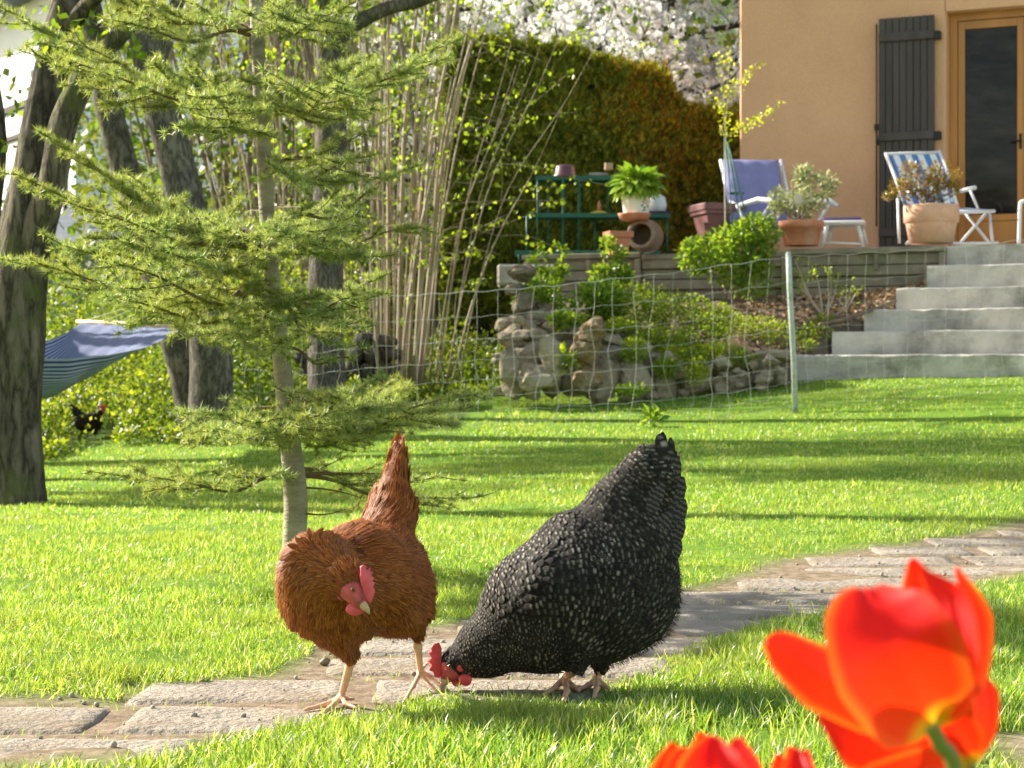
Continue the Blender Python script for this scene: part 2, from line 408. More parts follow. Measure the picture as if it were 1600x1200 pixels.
# tufts in the joints between the slabs
n = 45000; x = rng.uniform(-1.5, 2.2, n); y = rng.uniform(2.4, 6.8, n); pm = path_mask(x, y, .05)
jt = np.min([np.abs(y-q[2]+.013) for q in slabs], axis=0)
k = (pm > .4) & (jt < .030) & (fbm(np.c_[x*5, y*5], 44) > .30); x, y = x[k], y[k]; n = len(x)
dr = unit(np.c_[rng.normal(size=(n, 2))*.6, np.ones(n)]); X, Y, Z = frames(n, dr); hh = .013*(.4+rng.random(n))
gm.scatter(BL2V, BL2F, BL2UV, np.c_[x, y, G(x, y)-.02], X, Y, Z, .003, hh+.012, hh)
n = 5200; x = rng.uniform(-1.8, 1.8, n); y = rng.uniform(2.6, 8, n); k = (path_mask(x, y) < .6) & (fbm(np.c_[x*2, y*2], 91) > .45); x, y = x[k], y[k]; n = len(x)
an = rng.uniform(0, 6.28, n); dr = np.c_[np.cos(an), np.sin(an), rng.normal(size=n)*.25]; X, Y, Z = frames(n, dr); ls = rng.uniform(.012, .045, n)
sm = MB(); sm.scatter(BL2V, BL2F, BL2UV, np.c_[x, y, G(x, y)+.010*rng.random(n)], X, Y, Z, .0022, ls, ls)
tag(sm.build('dead_grass', leafy('straw', [(.30, .22, .10), (.48, .38, .20), (.62, .54, .34)], trans=.2, rough=.7)), 'dry straw-coloured blades and clippings lying in the lawn', 'dead grass', kind='stuff')
M_GRASS = leafy('grass_blade', [(.07, .16, .018), (.13, .27, .032), (.20, .36, .055), (.32, .45, .09), (.66, .66, .42)], trans=.5, rough=.38, tcol=(1.5, 1.35, .5), big=(.26, .34, .08), bigscale=1.6, spec=.5)
tag(gm.build('grass', M_GRASS), 'short bright green lawn grass around the stone path', 'grass', kind='stuff')
# ================================================================ HOUSE, TERRACE, STEPS
U = unit(np.array([2.2, -1, 0])); NRM = np.array([U[1], -U[0], 0.])      # NRM points to the garden
ZU = np.array([0, 0, 1.]); HC = np.array([2.19, 18.5, 0])
def wp(px, py, off=0.0):
    """point on the house front (moved off metres towards the garden)"""
    c = HC+NRM*off; k = (px-800)/FPX
    s = (k*c[1]-c[0])/(U[0]-k*U[1]); p = c+U*s
    p[2] = CAMZ-(py-600)/FPX*p[1]; return p
def ws(px): return float((wp(px, 0)-HC)@U)
def wbox(b, pxa, pxb, pya, pyb, off0, off1, mi=0, bevel=.003):
    """box on the wall spanned by picture corners (taken at its middle)"""
    sa = float((wp(pxa, 0, off1)-HC)@U); sb = float((wp(pxb, 0, off1)-HC)@U); pm = (pxa+pxb)/2
    za = wp(pm, pya, off1)[2]; zb = wp(pm, pyb, off1)[2]
    c = HC+U*(sa+sb)/2+NRM*(off0+off1)/2+ZU*(za+zb)/2
    b.box(c, (abs(sb-sa), abs(off1-off0), abs(za-zb)), ax=[U, NRM, ZU], mi=mi, bevel=bevel)
def wb(b, s0, s1, z0, z1, o0, o1, mi=0, bevel=.003):
    b.box(HC+U*(s0+s1)/2+NRM*(o0+o1)/2+ZU*(z0+z1)/2, (s1-s0, abs(o1-o0), z1-z0), ax=[U, NRM, ZU], mi=mi, bevel=bevel)
TZ = 1.69   # terrace level
m, nt, b, o = newmat('stucco'); n = noise(nt, 110, 4, .7); n0 = noise(nt, 1.2, 5, .6)
r0 = ramp(nt, [(.3, (.68, .40, .235)), (.7, (.78, .475, .29))]); lk(nt, n0.outputs[0], r0.inputs[0])
r1 = ramp(nt, [(.3, (.8, .8, .8)), (.65, (1.1, 1.1, 1.1))]); lk(nt, n.outputs[0], r1.inputs[0])
lk(nt, mixc(nt, 1, r0.outputs[0], r1.outputs[0], 'MULTIPLY'), b.inputs['Base Color']); b.inputs['Roughness'].default_value = .95
b.inputs['Specular IOR Level'].default_value = .1; bump(nt, b, n.outputs[0], .7, .02); M_STUCCO = m
M_DOORW = plain('varnished_wood', (.48, .22, .05), (.36, .155, .035), rough=.4, scale=6, stretch=(1, 1, .12), bs=20, bstr=.1, spec=.5)
M_SHUT = plain('shutter_wood', (.060, .050, .048), (.034, .028, .027), rough=.5, scale=9, stretch=(1, 1, .1), bs=40, bstr=.25, bd=.003, spec=.4)
M_IRON = plain('black_iron', (.02, .02, .022), rough=.5, bstr=.1)
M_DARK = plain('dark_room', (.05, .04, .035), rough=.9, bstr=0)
m, nt, b, o = newmat('door_glass'); b.inputs['Base Color'].default_value = (.012, .012, .013, 1); b.inputs['Roughness'].default_value = .06
b.inputs['Specular IOR Level'].default_value = .18; n = noise(nt, 1.7, 3); bump(nt, b, n.outputs[0], .08, .02)
rr = ramp(nt, [(.35, (.008, .008, .009)), (.7, (.035, .03, .028))]); n5 = noise(nt, 3, 3, stretch=(1, 1, 3)); lk(nt, n5.outputs[0], rr.inputs[0]); lk(nt, rr.outputs[0], b.inputs['Base Color']); M_GLASS = m
house = thing('house', 'orange rendered house with brown shutter and open wooden door above the terrace steps', 'house', tuple(HC+ZU*1.2))
sd0 = ws(1478); sd1 = ws(1478)+1.55; zl = wp(1540, 13)[2]
b = MB(); wb(b, 0, sd0, 1.0, 5.2, -.38, 0, bevel=.02); wb(b, sd1, sd1+4, 1.0, 5.2, -.38, 0, bevel=.02)
wb(b, sd0-.002, sd1+.002, zl, 5.198, -.378, -.0006, bevel=.004)
b.box(HC+NRM*-3.6+U*.175+ZU*3.1, (.35, 6.4, 4.2), ax=[U, NRM, ZU], bevel=.02)
wb(b, -.0, sd1+4, 5.2, 5.35, -6.8, .0); b.build('wall', M_STUCCO, house)
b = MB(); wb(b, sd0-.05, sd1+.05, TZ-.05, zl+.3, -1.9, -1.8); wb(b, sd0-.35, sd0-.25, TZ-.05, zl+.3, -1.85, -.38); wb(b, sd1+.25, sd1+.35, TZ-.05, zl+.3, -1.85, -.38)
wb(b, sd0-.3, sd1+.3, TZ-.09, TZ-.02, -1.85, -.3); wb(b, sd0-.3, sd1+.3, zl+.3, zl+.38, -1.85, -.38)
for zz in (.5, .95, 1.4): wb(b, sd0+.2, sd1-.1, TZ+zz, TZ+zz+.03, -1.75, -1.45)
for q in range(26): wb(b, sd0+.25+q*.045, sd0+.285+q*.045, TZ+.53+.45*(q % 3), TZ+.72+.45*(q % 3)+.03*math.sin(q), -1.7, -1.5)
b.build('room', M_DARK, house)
# shutter: vertical boards, two battens, strap hinges
sh = MB(); pz0 = wp(1418, 26, .05)[2]; pz1 = TZ+.035; sa = ws(1375); sb = ws(1462)
nb = 8
for q in range(nb):
    a0 = sa+(sb-sa)*q/nb; a1 = sa+(sb-sa)*(q+1)/nb; wb(sh, a0+.002, a1-.002, pz1, pz0, .03, .058, bevel=.005)
shu = sh.build('shutter', M_SHUT, house)
for py in (56, 212, 362):
    zb = wp(1418, py, .08)[2]; bt = MB(); wb(bt, sa+.004, sb-.004, zb-.04, zb+.04, .058, .082, bevel=.006); bt.build('batten', M_SHUT, shu)
    if py < 300: hg = MB(); wb(hg, sb-.015, sb+.055, zb-.045, zb+.03, .002, .075, bevel=.004); hg.build('hinge', M_IRON, shu)
bl = MB(); bl.tube([HC+U*(sa-.018)+NRM*.06+ZU*(TZ+.3), HC+U*(sa-.018)+NRM*.06+ZU*(pz0-.05)], .008); 
bl.box(HC+U*(sa-.018)+NRM*.065+ZU*(TZ+1.22), (.035, .03, .06), ax=[U, NRM, ZU]); bl.tube([HC+U*(sa-.018)+NRM*.08+ZU*(TZ+1.18), HC+U*(sa+.01)+NRM*.10+ZU*(TZ+1.05)], .009)
bl.build('bolt', M_IRON, shu)
# wooden french door
b = MB(); o_ = -.14
wb(b, sd0, sd0+.075, TZ, zl, o_-.07, o_); wb(b, sd0+.075, sd1-.07, zl-.07, zl, o_-.07, o_-.001); wb(b, sd1-.07, sd1, TZ, zl, o_-.07, o_)
wb(b, sd0+.002, sd1-.002, TZ-.03, TZ+.015, -.38, .02)
b.build('door_frame', M_DOORW, house)
dw = .60
for q, a0 in enumerate((sd0+.08, sd0+.08+dw+.07)):
    b = MB(); zt = zl-.075; oo = o_-.012; z0 = TZ+.02; zp = wp(1540, 335, o_)[2]
    wb(b, a0, a0+.062, z0, zt, oo-.045, oo); wb(b, a0+dw-.062, a0+dw, z0, zt, oo-.045, oo)
    wb(b, a0+.062, a0+dw-.062, zt-.075, zt, oo-.045, oo-.001); wb(b, a0+.062, a0+dw-.062, zp-.06, zp, oo-.045, oo-.001)
    wb(b, a0+.062, a0+dw-.062, z0, z0+.09, oo-.045, oo-.001); wb(b, a0+.062, a0+dw-.062, z0+.09, zp-.06, oo-.03, oo-.016)
    dr_ = b.build('door', M_DOORW, house)
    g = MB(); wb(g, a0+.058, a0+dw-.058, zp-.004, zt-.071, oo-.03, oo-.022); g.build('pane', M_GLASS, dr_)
    if q == 0: h = MB(); wb(h, a0+dw-.045, a0+dw-.02, TZ+.98, TZ+1.12, oo, oo+.008); h.tube([HC+U*(a0+dw-.03)+NRM*(oo+.008)+ZU*(TZ+1.05), HC+U*(a0+dw-.03)+NRM*(oo+.045)+ZU*(TZ+1.05), HC+U*(a0+dw-.13)+NRM*(oo+.045)+ZU*(TZ+1.05)], .008); h.build('handle', M_IRON, dr_)
b = MB(); wb(b, sd0+.08+dw+.004, sd0+.08+dw+.066, TZ+.02, zl-.075, o_-.06, o_+.004); b.build('door_post', M_DOORW, house)

# terrace floor and concrete stairs
M_CONC = plain('rough_concrete', (.60, .56, .50), (.40, .375, .335), rough=.95, scale=5, bs=38, bstr=.55, bd=.01, spec=.1, dirt=(.19, .18, .155))
U2 = unit(np.array([2.85, -1, 0])); N2 = np.array([U2[1], -U2[0], 0.])
TW_R = Pa(1478, 385, 16.3); TW_L = TW_R-U2*((TW_R[0]-0.10)/U2[0])     # timber wall from x=.1
b = MB()
quad = [TW_L-N2*.05-ZU*0, TW_R+U2*6-N2*.05, TW_R+U2*6-N2*7, TW_L-N2*7]
vv = [np.array([q[0], q[1], TZ-.012]) for q in quad]+[np.array([q[0], q[1], .3]) for q in quad]
b.faces(vv, [(0, 1, 2, 3), (0, 4, 5, 1), (1, 5, 6, 2), (2, 6, 7, 3), (3, 7, 4, 0)], smooth=False)
tag(b.build('terrace', M_CONC), kind='structure')
st = thing('concrete_stairs', 'rough grey concrete steps climbing from the lawn to the terrace', 'stairs', tuple(Pa(1240, 600, 15.0)))
spec = [(1240, 555, 15.0), (1300, 518, 15.28), (1350, 484, 15.56), (1400, 450, 15.84), (1448, 415, 16.12), (1479, 384, 16.34)]
for i, (px, py, d) in enumerate(spec):
    p = Pa(px, py, d); b = MB(); zb = .25 if i == 0 else Pa(*spec[i-1])[2]-.03
    L = 4.6; D = .9 if i < 5 else .5
    # subdivided front so edges can be uneven
    nx = 90; zz = np.linspace(0, 1, 7); vs = []; fs = []
    prof = [(0, zb), (0, p[2]-.10), (0, p[2]-.05), (0, p[2]-.014), (.004, p[2]-.005), (.014, p[2]), (.12, p[2]+.002), (D, p[2]), (D, zb)]
    for a in range(nx+1):
        t = a/nx*L
        for (dd, z) in prof: vs.append(p*np.array([1, 1, 0])+U2*t-N2*dd+ZU*z)
    vs = np.array(vs); k_ = len(prof)
    nz_ = fbm(vs*np.array([7, 7, 14]), 70+i, 3)-.5; msk = np.tile(np.array([0, 1, 1, 1, 1, 1, .3, 0, 0]), nx+1)
    vs = vs+np.outer(nz_*msk*.035, N2)+np.outer(nz_*msk*.022, ZU)
    for a in range(nx):
        for q in range(k_-1): fs.append((a*k_+q, (a+1)*k_+q, (a+1)*k_+q+1, a*k_+q+1))
    fs.append(tuple(range(k_))); fs.append(tuple(nx*k_+q for q in range(k_-1, -1, -1)))
    b.faces(vs, fs, smooth=False); b.build('step', M_CONC, st)

# low timber retaining wall under the terrace edge
M_TIMB = plain('weathered_timber', (.30, .265, .205), (.17, .15, .115), rough=.9, scale=7, stretch=(1, 1, 1), bs=30, bstr=.5, bd=.006, spec=.15, dirt=(.12, .15, .05))
tw = thing('timber_retaining_wall', 'weathered grey plank wall holding up the terrace edge above the planted bank', 'retaining wall', tuple(TW_R-U2*2-ZU*.4))
Lw = float(np.linalg.norm(TW_R-TW_L)); tz = TZ-.004
def twbox(b, t0, t1, z0, z1, o0, o1): b.box(TW_R*np.array([1, 1, 0])-U2*(t0+t1)/2+N2*(o0+o1)/2+ZU*(z0+z1)/2, (t1-t0, o1-o0, z1-z0), ax=[U2, N2, ZU], bevel=.006)
t = 0; k = 0
while t < Lw:
    l = min(1.15+.2*rng.random(), Lw-t); b = MB(); jz = rng.normal()*.005; twbox(b, t+.004, t+l-.004, tz-.045+jz, tz+.002+jz, -.08, .045); b.build('cap_board', M_TIMB, tw)
    for row in range(4):
        b = MB(); z1 = tz-.055-row*.094; off = .03*((k+row) % 2); twbox(b, t+.006, t+l-.006, z1-.084, z1, -.04+off, .0+off+.002*row); b.build('plank', M_TIMB, tw)
    b = MB(); tt_ = t+l*.42; twbox(b, tt_, tt_+.035, tz-.19-.10*(k % 2), tz-.05, .03, .052); b.build('batten', M_TIMB, tw)
    b = MB(); twbox(b, t+.002, t+.052, tz-.45, tz-.048, .033, .06); b.build('post', M_TIMB, tw)
    t += l; k += 1
# ================================================================ TREES AND HEDGES
def rodpts(specs):   # [(px,py,d,width_px)]
    return [Pa(a, b_, c) for a, b_, c, w_ in specs], [S(w_, c)/2 for a, b_, c, w_ in specs]
def refine(pts, rad, n=6):
    pts = np.array(pts); rad = np.array(rad); m_ = len(pts); t = np.linspace(0, m_-1, (m_-1)*n+1)
    # catmull-rom
    Pp = np.vstack([2*pts[0]-pts[1], pts, 2*pts[-1]-pts[-2]]); out = []
    for q in t:
        i = min(int(q), m_-2); f = q-i; a, b_, c, d_ = Pp[i:i+4]
        out.append(.5*((2*b_)+(-a+c)*f+(2*a-5*b_+4*c-d_)*f*f+(-a+3*b_-3*c+d_)*f**3))
    return np.array(out), np.interp(t, np.arange(m_), rad)
M_BARK_OLD = barkmat('old_bark', (.17, .145, .11), (.038, .032, .025), moss=(.10, .11, .035), scale=13, bd=.012, mossth=.52)
M_BARK_OAK = barkmat('furrowed_bark', (.19, .175, .15), (.05, .045, .038), moss=(.12, .13, .05), scale=24, stretch=(1, 1, .28), bd=.008, mossth=.68)
M_SPRING = leafy('spring_leaf', [(.10, .19, .012), (.17, .27, .02), (.26, .36, .03)], trans=.55, rough=.4, tcol=(1.5, 1.4, .5))
M_DEEP = leafy('woodland_leaf', [(.03, .07, .012), (.06, .12, .02), (.11, .19, .03), (.20, .27, .045)], trans=.45, rough=.5, big=(.10, .10, .03), bigscale=.7)
def crown_leaves(b, c, rad, n, size, mi=0, shell=.55, lumps=12):
    c = np.array(c, float); rad = np.array(rad, float)
    L = rdir(lumps)*rng.uniform(.25, .8, (lumps, 1)); k = rng.integers(0, lumps, n)
    q = L[k]+rdir(n)*rng.uniform(.05, .42, (n, 1)); O = c+q*rad
    X, Y, Z = frames(n, rdir(n)+np.array([0, 0, -.2])); s_ = size*(.6+.8*rng.random(n))
    b.scatter(QLEAF_V, QLEAF_F, QLEAF_UV, O, X, Y, Z, s_*.7, s_, s_, mi)
def limb_tree(name, label, cat, limbs, mat, base, crowns=(), leafmat_=None, group=None, seg=16, wob=.10, twigs=()):
    t = thing(name, label, cat, tuple(base), group)
    b = MB()
    for i, sp in enumerate(limbs):
        p, r_ = rodpts(sp); p, r_ = refine(p, r_); b.tube(p, r_, seg, wob=wob, seed=i+len(label))
    for (p0, p1, r0) in twigs: 
        mid = (p0+p1)/2+rng.normal(size=3)*.06; p, r_ = refine([p0, mid, p1], [r0, r0*.7, r0*.2], 4); b.tube(p, r_, 5)
    b.build('trunk', mat, t)
    if crowns:
        b = MB()
        for (c, rad, n, sz) in crowns: crown_leaves(b, c, rad, n, sz)
        b.build('crown', leafmat_ or M_SPRING, t)
    return t
# the big old tree at the left edge: forks in two
gz = Gz(-2.13, 8.25)
limb_tree('old_tree', 'thick grey-brown forked old tree at the left edge of the lawn, holding the hammock', 'tree',
  [[(18, 790, 8.3, 122), (22, 755, 8.3, 96), (18, 640, 8.3, 92), (22, 520, 8.3, 98), (32, 410, 8.3, 92), (52, 260, 8.3, 66), (78, 120, 8.35, 56), (105, 0, 8.4, 50), (150, -160, 8.5, 40), (230, -420, 8.7, 22)],
   [(24, 540, 8.3, 70), (48, 400, 8.25, 58), (78, 300, 8.2, 46), (100, 190, 8.2, 42), (145, 100, 8.2, 36), (205, 30, 8.2, 30), (245, -60, 8.2, 25), (280, -260, 8.3, 16)],
   [(-14, 520, 8.3, 46), (-20, 350, 8.4, 40), (-8, 180, 8.5, 30), (-60, -120, 8.7, 20)],
   [(92, 60, 8.35, 36), (130, 15, 8.3, 26), (165, -20, 8.2, 20), (250, -110, 8.0, 12)]],
  M_BARK_OLD, (P(18, 780, 8.3)), crowns=[(Pa(60, -330, 8.4), (1.5, 1.2, .6), 2200, .055), (Pa(30, 200, 8.6), (.35, .3, .5), 60, .05), (Pa(150, 40, 8.2), (.35, .2, .25), 60, .05)], wob=.16, seg=28)
# two oak-like trunks behind the young conifer
limb_tree('leaning_tree', 'furrowed grey trunk leaning left behind the hammock, standing in the green undergrowth', 'tree',
  [[(322, 705, 13, 78), (325, 670, 13, 68), (330, 560, 13, 66), (310, 400, 13, 62), (272, 240, 13, 58), (240, 120, 13, 52), (215, 0, 13, 46), (190, -200, 13, 34), (150, -450, 13, 16)],
   [(245, 100, 13, 28), (300, -60, 13.2, 20), (380, -260, 13.5, 12)]], M_BARK_OAK, (P(322, 695, 13)), crowns=[(Pa(230, -300, 13), (2.4, 1.6, 1.1), 3000, .07)])
limb_tree('leaning_tree', 'darker trunk leaning left beside the hammock end, half hidden behind the nearer leaning tree', 'tree',
  [[(312, 690, 13.4, 60), (290, 590, 13.4, 50), (258, 480, 13.4, 46), (215, 330, 13.4, 44), (182, 220, 13.4, 44), (160, 120, 13.4, 40), (140, 0, 13.4, 34), (100, -200, 13.4, 24)]], M_BARK_OAK, (P(312, 680, 13.4)), crowns=[(Pa(100, -260, 13.6), (1.8, 1.2, .8), 1500, .07)])
limb_tree('straight_tree', 'straight grey trunk with a long mossy limb reaching right, behind the young conifer', 'tree',
  [[(515, 640, 14.2, 72), (512, 600, 14.2, 60), (510, 450, 14.2, 54), (514, 300, 14.2, 50), (518, 150, 14.2, 46), (512, 0, 14.2, 44), (500, -200, 14.2, 30), (490, -430, 14.2, 14)],
   [(520, 75, 14.15, 26), (545, 45, 14.1, 24), (600, 15, 14.0, 22), (665, -2, 13.9, 19), (760, -50, 13.8, 14), (900, -140, 13.6, 8)],
   [(508, 40, 14.2, 14), (470, 30, 14.1, 12), (420, 20, 14.0, 10), (380, -20, 14, 8)]], M_BARK_OAK, (P(515, 630, 14.2)),
  crowns=[(Pa(560, -300, 14.2), (2.4, 1.6, 1.1), 3000, .07), (Pa(530, 20, 14.1), (.35, .25, .2), 120, .06)])
# hazel coppice ---------------------------------------------------
M_HAZEL = plain('hazel_bark', (.36, .29, .19), (.20, .15, .10), rough=.65, scale=7, bs=25, bstr=.3, bd=.004, spec=.3, stretch=(1, 1, .3))
M_HLEAF = leafy('hazel_leaf', [(.14, .23, .025), (.22, .32, .035), (.32, .40, .05)], trans=.6, rough=.4, tcol=(1.5, 1.4, .45))
def coppice(name, label, base_px, base_py, d, fan, n, thick, nleaf, top=-120, lr=(.03, .05)):
    t = thing(name, label, 'shrub', tuple(P((base_px[0]+base_px[1])/2, base_py, d)))
    b = MB(); lb = MB(); LO = []; LD = []
    for i in range(n):
        u = (i+rng.random())/n; x0 = base_px[0]+(base_px[1]-base_px[0])*u; dd = d+rng.uniform(-.5, .5)
        x1 = fan[0]+(fan[1]-fan[0])*np.clip(u+rng.normal()*.10, 0, 1); w_ = thick[0]+(thick[1]-thick[0])*rng.random()**2.6
        y1 = top-80*rng.random() if rng.random() < .75 else rng.uniform(0, 250)
        xm = x0+(x1-x0)*(.36+rng.normal()*.05); ym = base_py+(y1-base_py)*.52
        p, r_ = refine([Pa(x0, base_py+10, dd), Pa(x0+(xm-x0)*.42, base_py+(ym-base_py)*.5, dd+.02), Pa(xm, ym, dd+rng.normal()*.15), Pa(xm+(x1-xm)*.55, (ym+y1)/2, dd+rng.normal()*.2), Pa(x1, y1, dd+rng.normal()*.5)],
                      [S(w_, d)/2, S(w_, d)*.45, S(w_, d)*.36, S(w_, d)*.25, S(w_, d)*.12], 5)
        b.tube(p, r_, 7, wob=.08, seed=i)
        for q in range(rng.integers(2, 6)):    # side twigs
            j = rng.integers(5, len(p)-2); dirv = unit(p[j+1]-p[j]+rng.normal(size=3)*np.array([.55, .4, .25])); l = rng.uniform(.3, 1.1)
            e = p[j]+dirv*l; m_ = p[j]+dirv*l*.5+rng.normal(size=3)*.04
            pp, rr_ = refine([p[j], m_, e], [r_[j]*.45, r_[j]*.3, .0022], 3); b.tube(pp, rr_, 4)
            for z in np.linspace(.3, 1, 5): LO.append(p[j]+dirv*l*z+rng.normal(size=3)*.012)
    b.build('stems', M_HAZEL, t)
    LO = np.array(LO); k = rng.integers(0, len(LO), nleaf); O = LO[k]+rng.normal(size=(nleaf, 3))*.018
    X, Y, Z = frames(nleaf, rdir(nleaf)+np.array([0, 0, -.4])); s_ = rng.uniform(lr[0], lr[1], nleaf)
    lb.scatter(LEAF_V, LEAF_F, LEAF_UV, O, X, Y, Z, s_*.85, s_, s_); lb.build('leaves', M_HLEAF, t)
coppice('hazel_shrub', 'tall clump of pale many-stemmed hazel fanning up in front of the hedge', (590, 665), 590, 15.0, (548, 800), 27, (2, 10), 850)
coppice('hazel_shrub', 'thinner pale stems rising between the straight grey trunk and the big hazel clump', (520, 600), 600, 16.2, (420, 640), 14, (2.5, 9), 550)
coppice('hazel_shrub', 'sparse leaning brown stems at the foot of the hedge right of the hazel clump', (668, 715), 590, 15.2, (740, 960), 8, (2, 5), 600, top=60)
coppice('hazel_shrub', 'scattered thin pale stems left of the straight grey trunk', (350, 470), 560, 18.5, (230, 470), 14, (2, 7), 650)
# thuja hedge ---------------------------------------------------
M_THUJA = leafy('thuja_spray', [(.06, .09, .016), (.11, .15, .022), (.18, .23, .035), (.36, .40, .06)], trans=.35, rough=.6, tcol=(1.5, 1.35, .4), spec=.2)
M_RUST = leafy('rusty_spray', [(.12, .085, .02), (.20, .135, .025), (.28, .24, .035), (.44, .46, .06)], trans=.4, rough=.6, tcol=(1.5, 1.2, .4), spec=.2)
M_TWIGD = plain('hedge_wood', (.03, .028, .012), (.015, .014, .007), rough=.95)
hedge = thing('hedge', 'tall dense dark green conifer hedge turning rusty and yellow on its right end', 'hedge', tuple(P(900, 420, 19.6)))
prof = np.array([[690, 70], [735, 66], [800, 74], [850, 80], [890, 78], [935, 98], [960, 104], [1010, 112], [1045, 122], [1056, 150], [1066, 172], [1095, 178], [1130, 182], [1210, 186]])
def hd(px): return 18.6+(px-690)/520*2.0
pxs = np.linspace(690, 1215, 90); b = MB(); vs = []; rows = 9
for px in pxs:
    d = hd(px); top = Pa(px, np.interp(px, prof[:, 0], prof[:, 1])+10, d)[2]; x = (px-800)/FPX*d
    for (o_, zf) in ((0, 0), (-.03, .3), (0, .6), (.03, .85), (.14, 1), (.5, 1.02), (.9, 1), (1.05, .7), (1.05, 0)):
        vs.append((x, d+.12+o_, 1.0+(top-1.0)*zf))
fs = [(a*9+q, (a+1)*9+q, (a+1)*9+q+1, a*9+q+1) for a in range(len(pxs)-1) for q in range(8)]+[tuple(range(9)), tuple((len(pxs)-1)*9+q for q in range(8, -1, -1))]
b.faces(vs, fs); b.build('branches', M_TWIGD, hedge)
SPV = []; SPF = []; SPU = []    # little fan of flat shoots
for k, (an, l) in enumerate(((-.8, .7), (-.35, .95), (.05, 1.1), (.45, .9), (.85, .65))):
    c_, s_ = math.sin(an)*l, math.cos(an)*l; n0_ = len(SPV); wdt = .10
    SPV += [(0, 0, 0), (c_*.5-wdt*math.cos(an), s_*.5+wdt*math.sin(an), .06), (c_, s_, -.04), (c_*.5+wdt*math.cos(an), s_*.5-wdt*math.sin(an), .06)]
    SPF += [(n0_, n0_+3, n0_+2, n0_+1)]; SPU += [(0, 0)]*4
n = 30000; px = rng.uniform(690, 1215, n); d = hd(px); x = (px-800)/FPX*d; top = CAMZ-(np.interp(px, prof[:, 0], prof[:, 1])-600)/FPX*d
zz = 1.05+(top-1.05)*rng.random(n)**.85; bump_ = (fbm(np.c_[x*2.6, zz*2.6], 55)-.5)*.42
topm = rng.random(n) < .16; zz = np.where(topm, top+.02, zz); dep = np.where(topm, rng.uniform(0, 1, n), -.02-bump_*1.0+.1*rng.random(n))
sidem = (rng.random(n) < .05); 
O = np.c_[x, d+dep+.05, zz+np.where(topm, rng.normal(size=n)*.04, 0)]
dr = np.c_[rng.normal(size=n)*.5, -.65+rng.normal(size=n)*.4, .75+rng.normal(size=n)*.35]
X, Y, Z = frames(n, dr, np.c_[rng.normal(size=n)*.7, -np.ones(n), rng.normal(size=n)*.6]); s_ = rng.uniform(.06, .13, n)
pr_ = sstep(925, 1010, px+(fbm(O*2.2, 77)-.5)*140)*(1-.5*sstep(1080, 1150, px)); rust = rng.random(n) < pr_*.6
for nm_, mm_, kk_ in (('foliage', M_THUJA, ~rust), ('rusty_foliage', M_RUST, rust)):
    b = MB(); b.scatter(SPV, SPF, SPU, O[kk_], X[kk_], Y[kk_], Z[kk_], (s_*.75)[kk_], s_[kk_], s_[kk_]); b.build(nm_, mm_, hedge)
# flowering cherry behind the hedge --------------------------------
M_BLOS = leafy('blossom', [(.86, .86, .88), (.92, .91, .92), (.95, .95, .93)], trans=.5, rough=.7, tcol=(1, 1, .98), spec=.1)
M_CLEAF = leafy('cherry_leaf', [(.10, .20, .03), (.2, .32, .04), (.34, .42, .04)], trans=.5)
M_CBARK = plain('cherry_bark', (.06, .045, .04), (.03, .022, .02), rough=.8)
FLV = []; FLF = []
for k in range(5):
    an = k/5*2*math.pi; i0 = len(FLV); c_, s_ = math.cos(an), math.sin(an)
    FLV += [(0, 0, 0), (c_*.5-s_*.33, s_*.5+c_*.33, .12), (c_, s_, .22), (c_*.5+s_*.33, s_*.5-c_*.33, .12)]; FLF.append((i0, i0+3, i0+2, i0+1))
def cherry(label, x0, d, zb, cl, nb, nfl, seed):
    r = np.random.default_rng(seed); base = Pa(x0, 600, d); base[2] = zb
    t = thing('cherry_tree', label, 'tree', tuple(base), 'white flowering trees behind the hedge'); b = MB(); C_ = []
    trunk, tr = refine([base, base+[.1, 0, 1.2], base+[-.05, 0, 2.4], base+[.15, .1, 4.5], base+[.1, 0, 6.8]], [.09, .08, .07, .05, .02], 4); b.tube(trunk, tr, 10, wob=.1)
    for i in range(nb):
        j = r.integers(3, len(trunk)-1); an = r.uniform(0, 2*math.pi); L = r.uniform(.7, 1)*cl
        dv = unit(np.array([math.cos(an), math.sin(an)*.7, r.uniform(-.1, .6)])); p = [trunk[j]]
        for q in range(6): dv = unit(dv+r.normal(size=3)*.22+np.array([0, 0, -.03])); p.append(p[-1]+dv*L/6)
        p = np.array(p); b.tube(p, np.linspace(.045, .008, 7), 5)
        for q in range(1, 7):
            for w_ in range(5):
                e = p[q]+unit(r.normal(size=3))*r.uniform(.15, .6); 
                if w_ < 3: b.tube([p[q], (p[q]+e)/2+r.normal(size=3)*.03, e], [.01, .007, .004], 4)
                C_.append(e); C_.append((p[q]+e)/2)
    b.build('trunk', M_CBARK, t); C_ = np.array(C_)
    k = r.integers(0, len(C_), nfl//9); cc = C_[k]+r.normal(size=(len(k), 3))*.10
    O = np.repeat(cc, 9, 0)+unit(r.normal(size=(len(cc)*9, 3)))*.055*r.uniform(.5, 1.2, (len(cc)*9, 1)); n = len(O)
    nd = unit(O-np.repeat(cc, 9, 0)+r.normal(size=(n, 3))*.02); X, Z_, Y = frames(n, nd); s_ = r.uniform(.02, .034, n)
    f = MB(); f.scatter(FLV, FLF, None, O, X, Y, nd, s_, s_, s_); f.build('blossom', M_BLOS, t)
    n = nfl//12; k = r.integers(0, len(C_), n); O = C_[k]+r.normal(size=(n, 3))*.12; X, Y, Z = frames(n, rdir(n, r)); s_ = r.uniform(.04, .075, n)
    f = MB(); f.scatter(LEAF_V, LEAF_F, LEAF_UV, O, X, Y, Z, s_*.5, s_, s_); f.build('leaves', M_CLEAF, t)
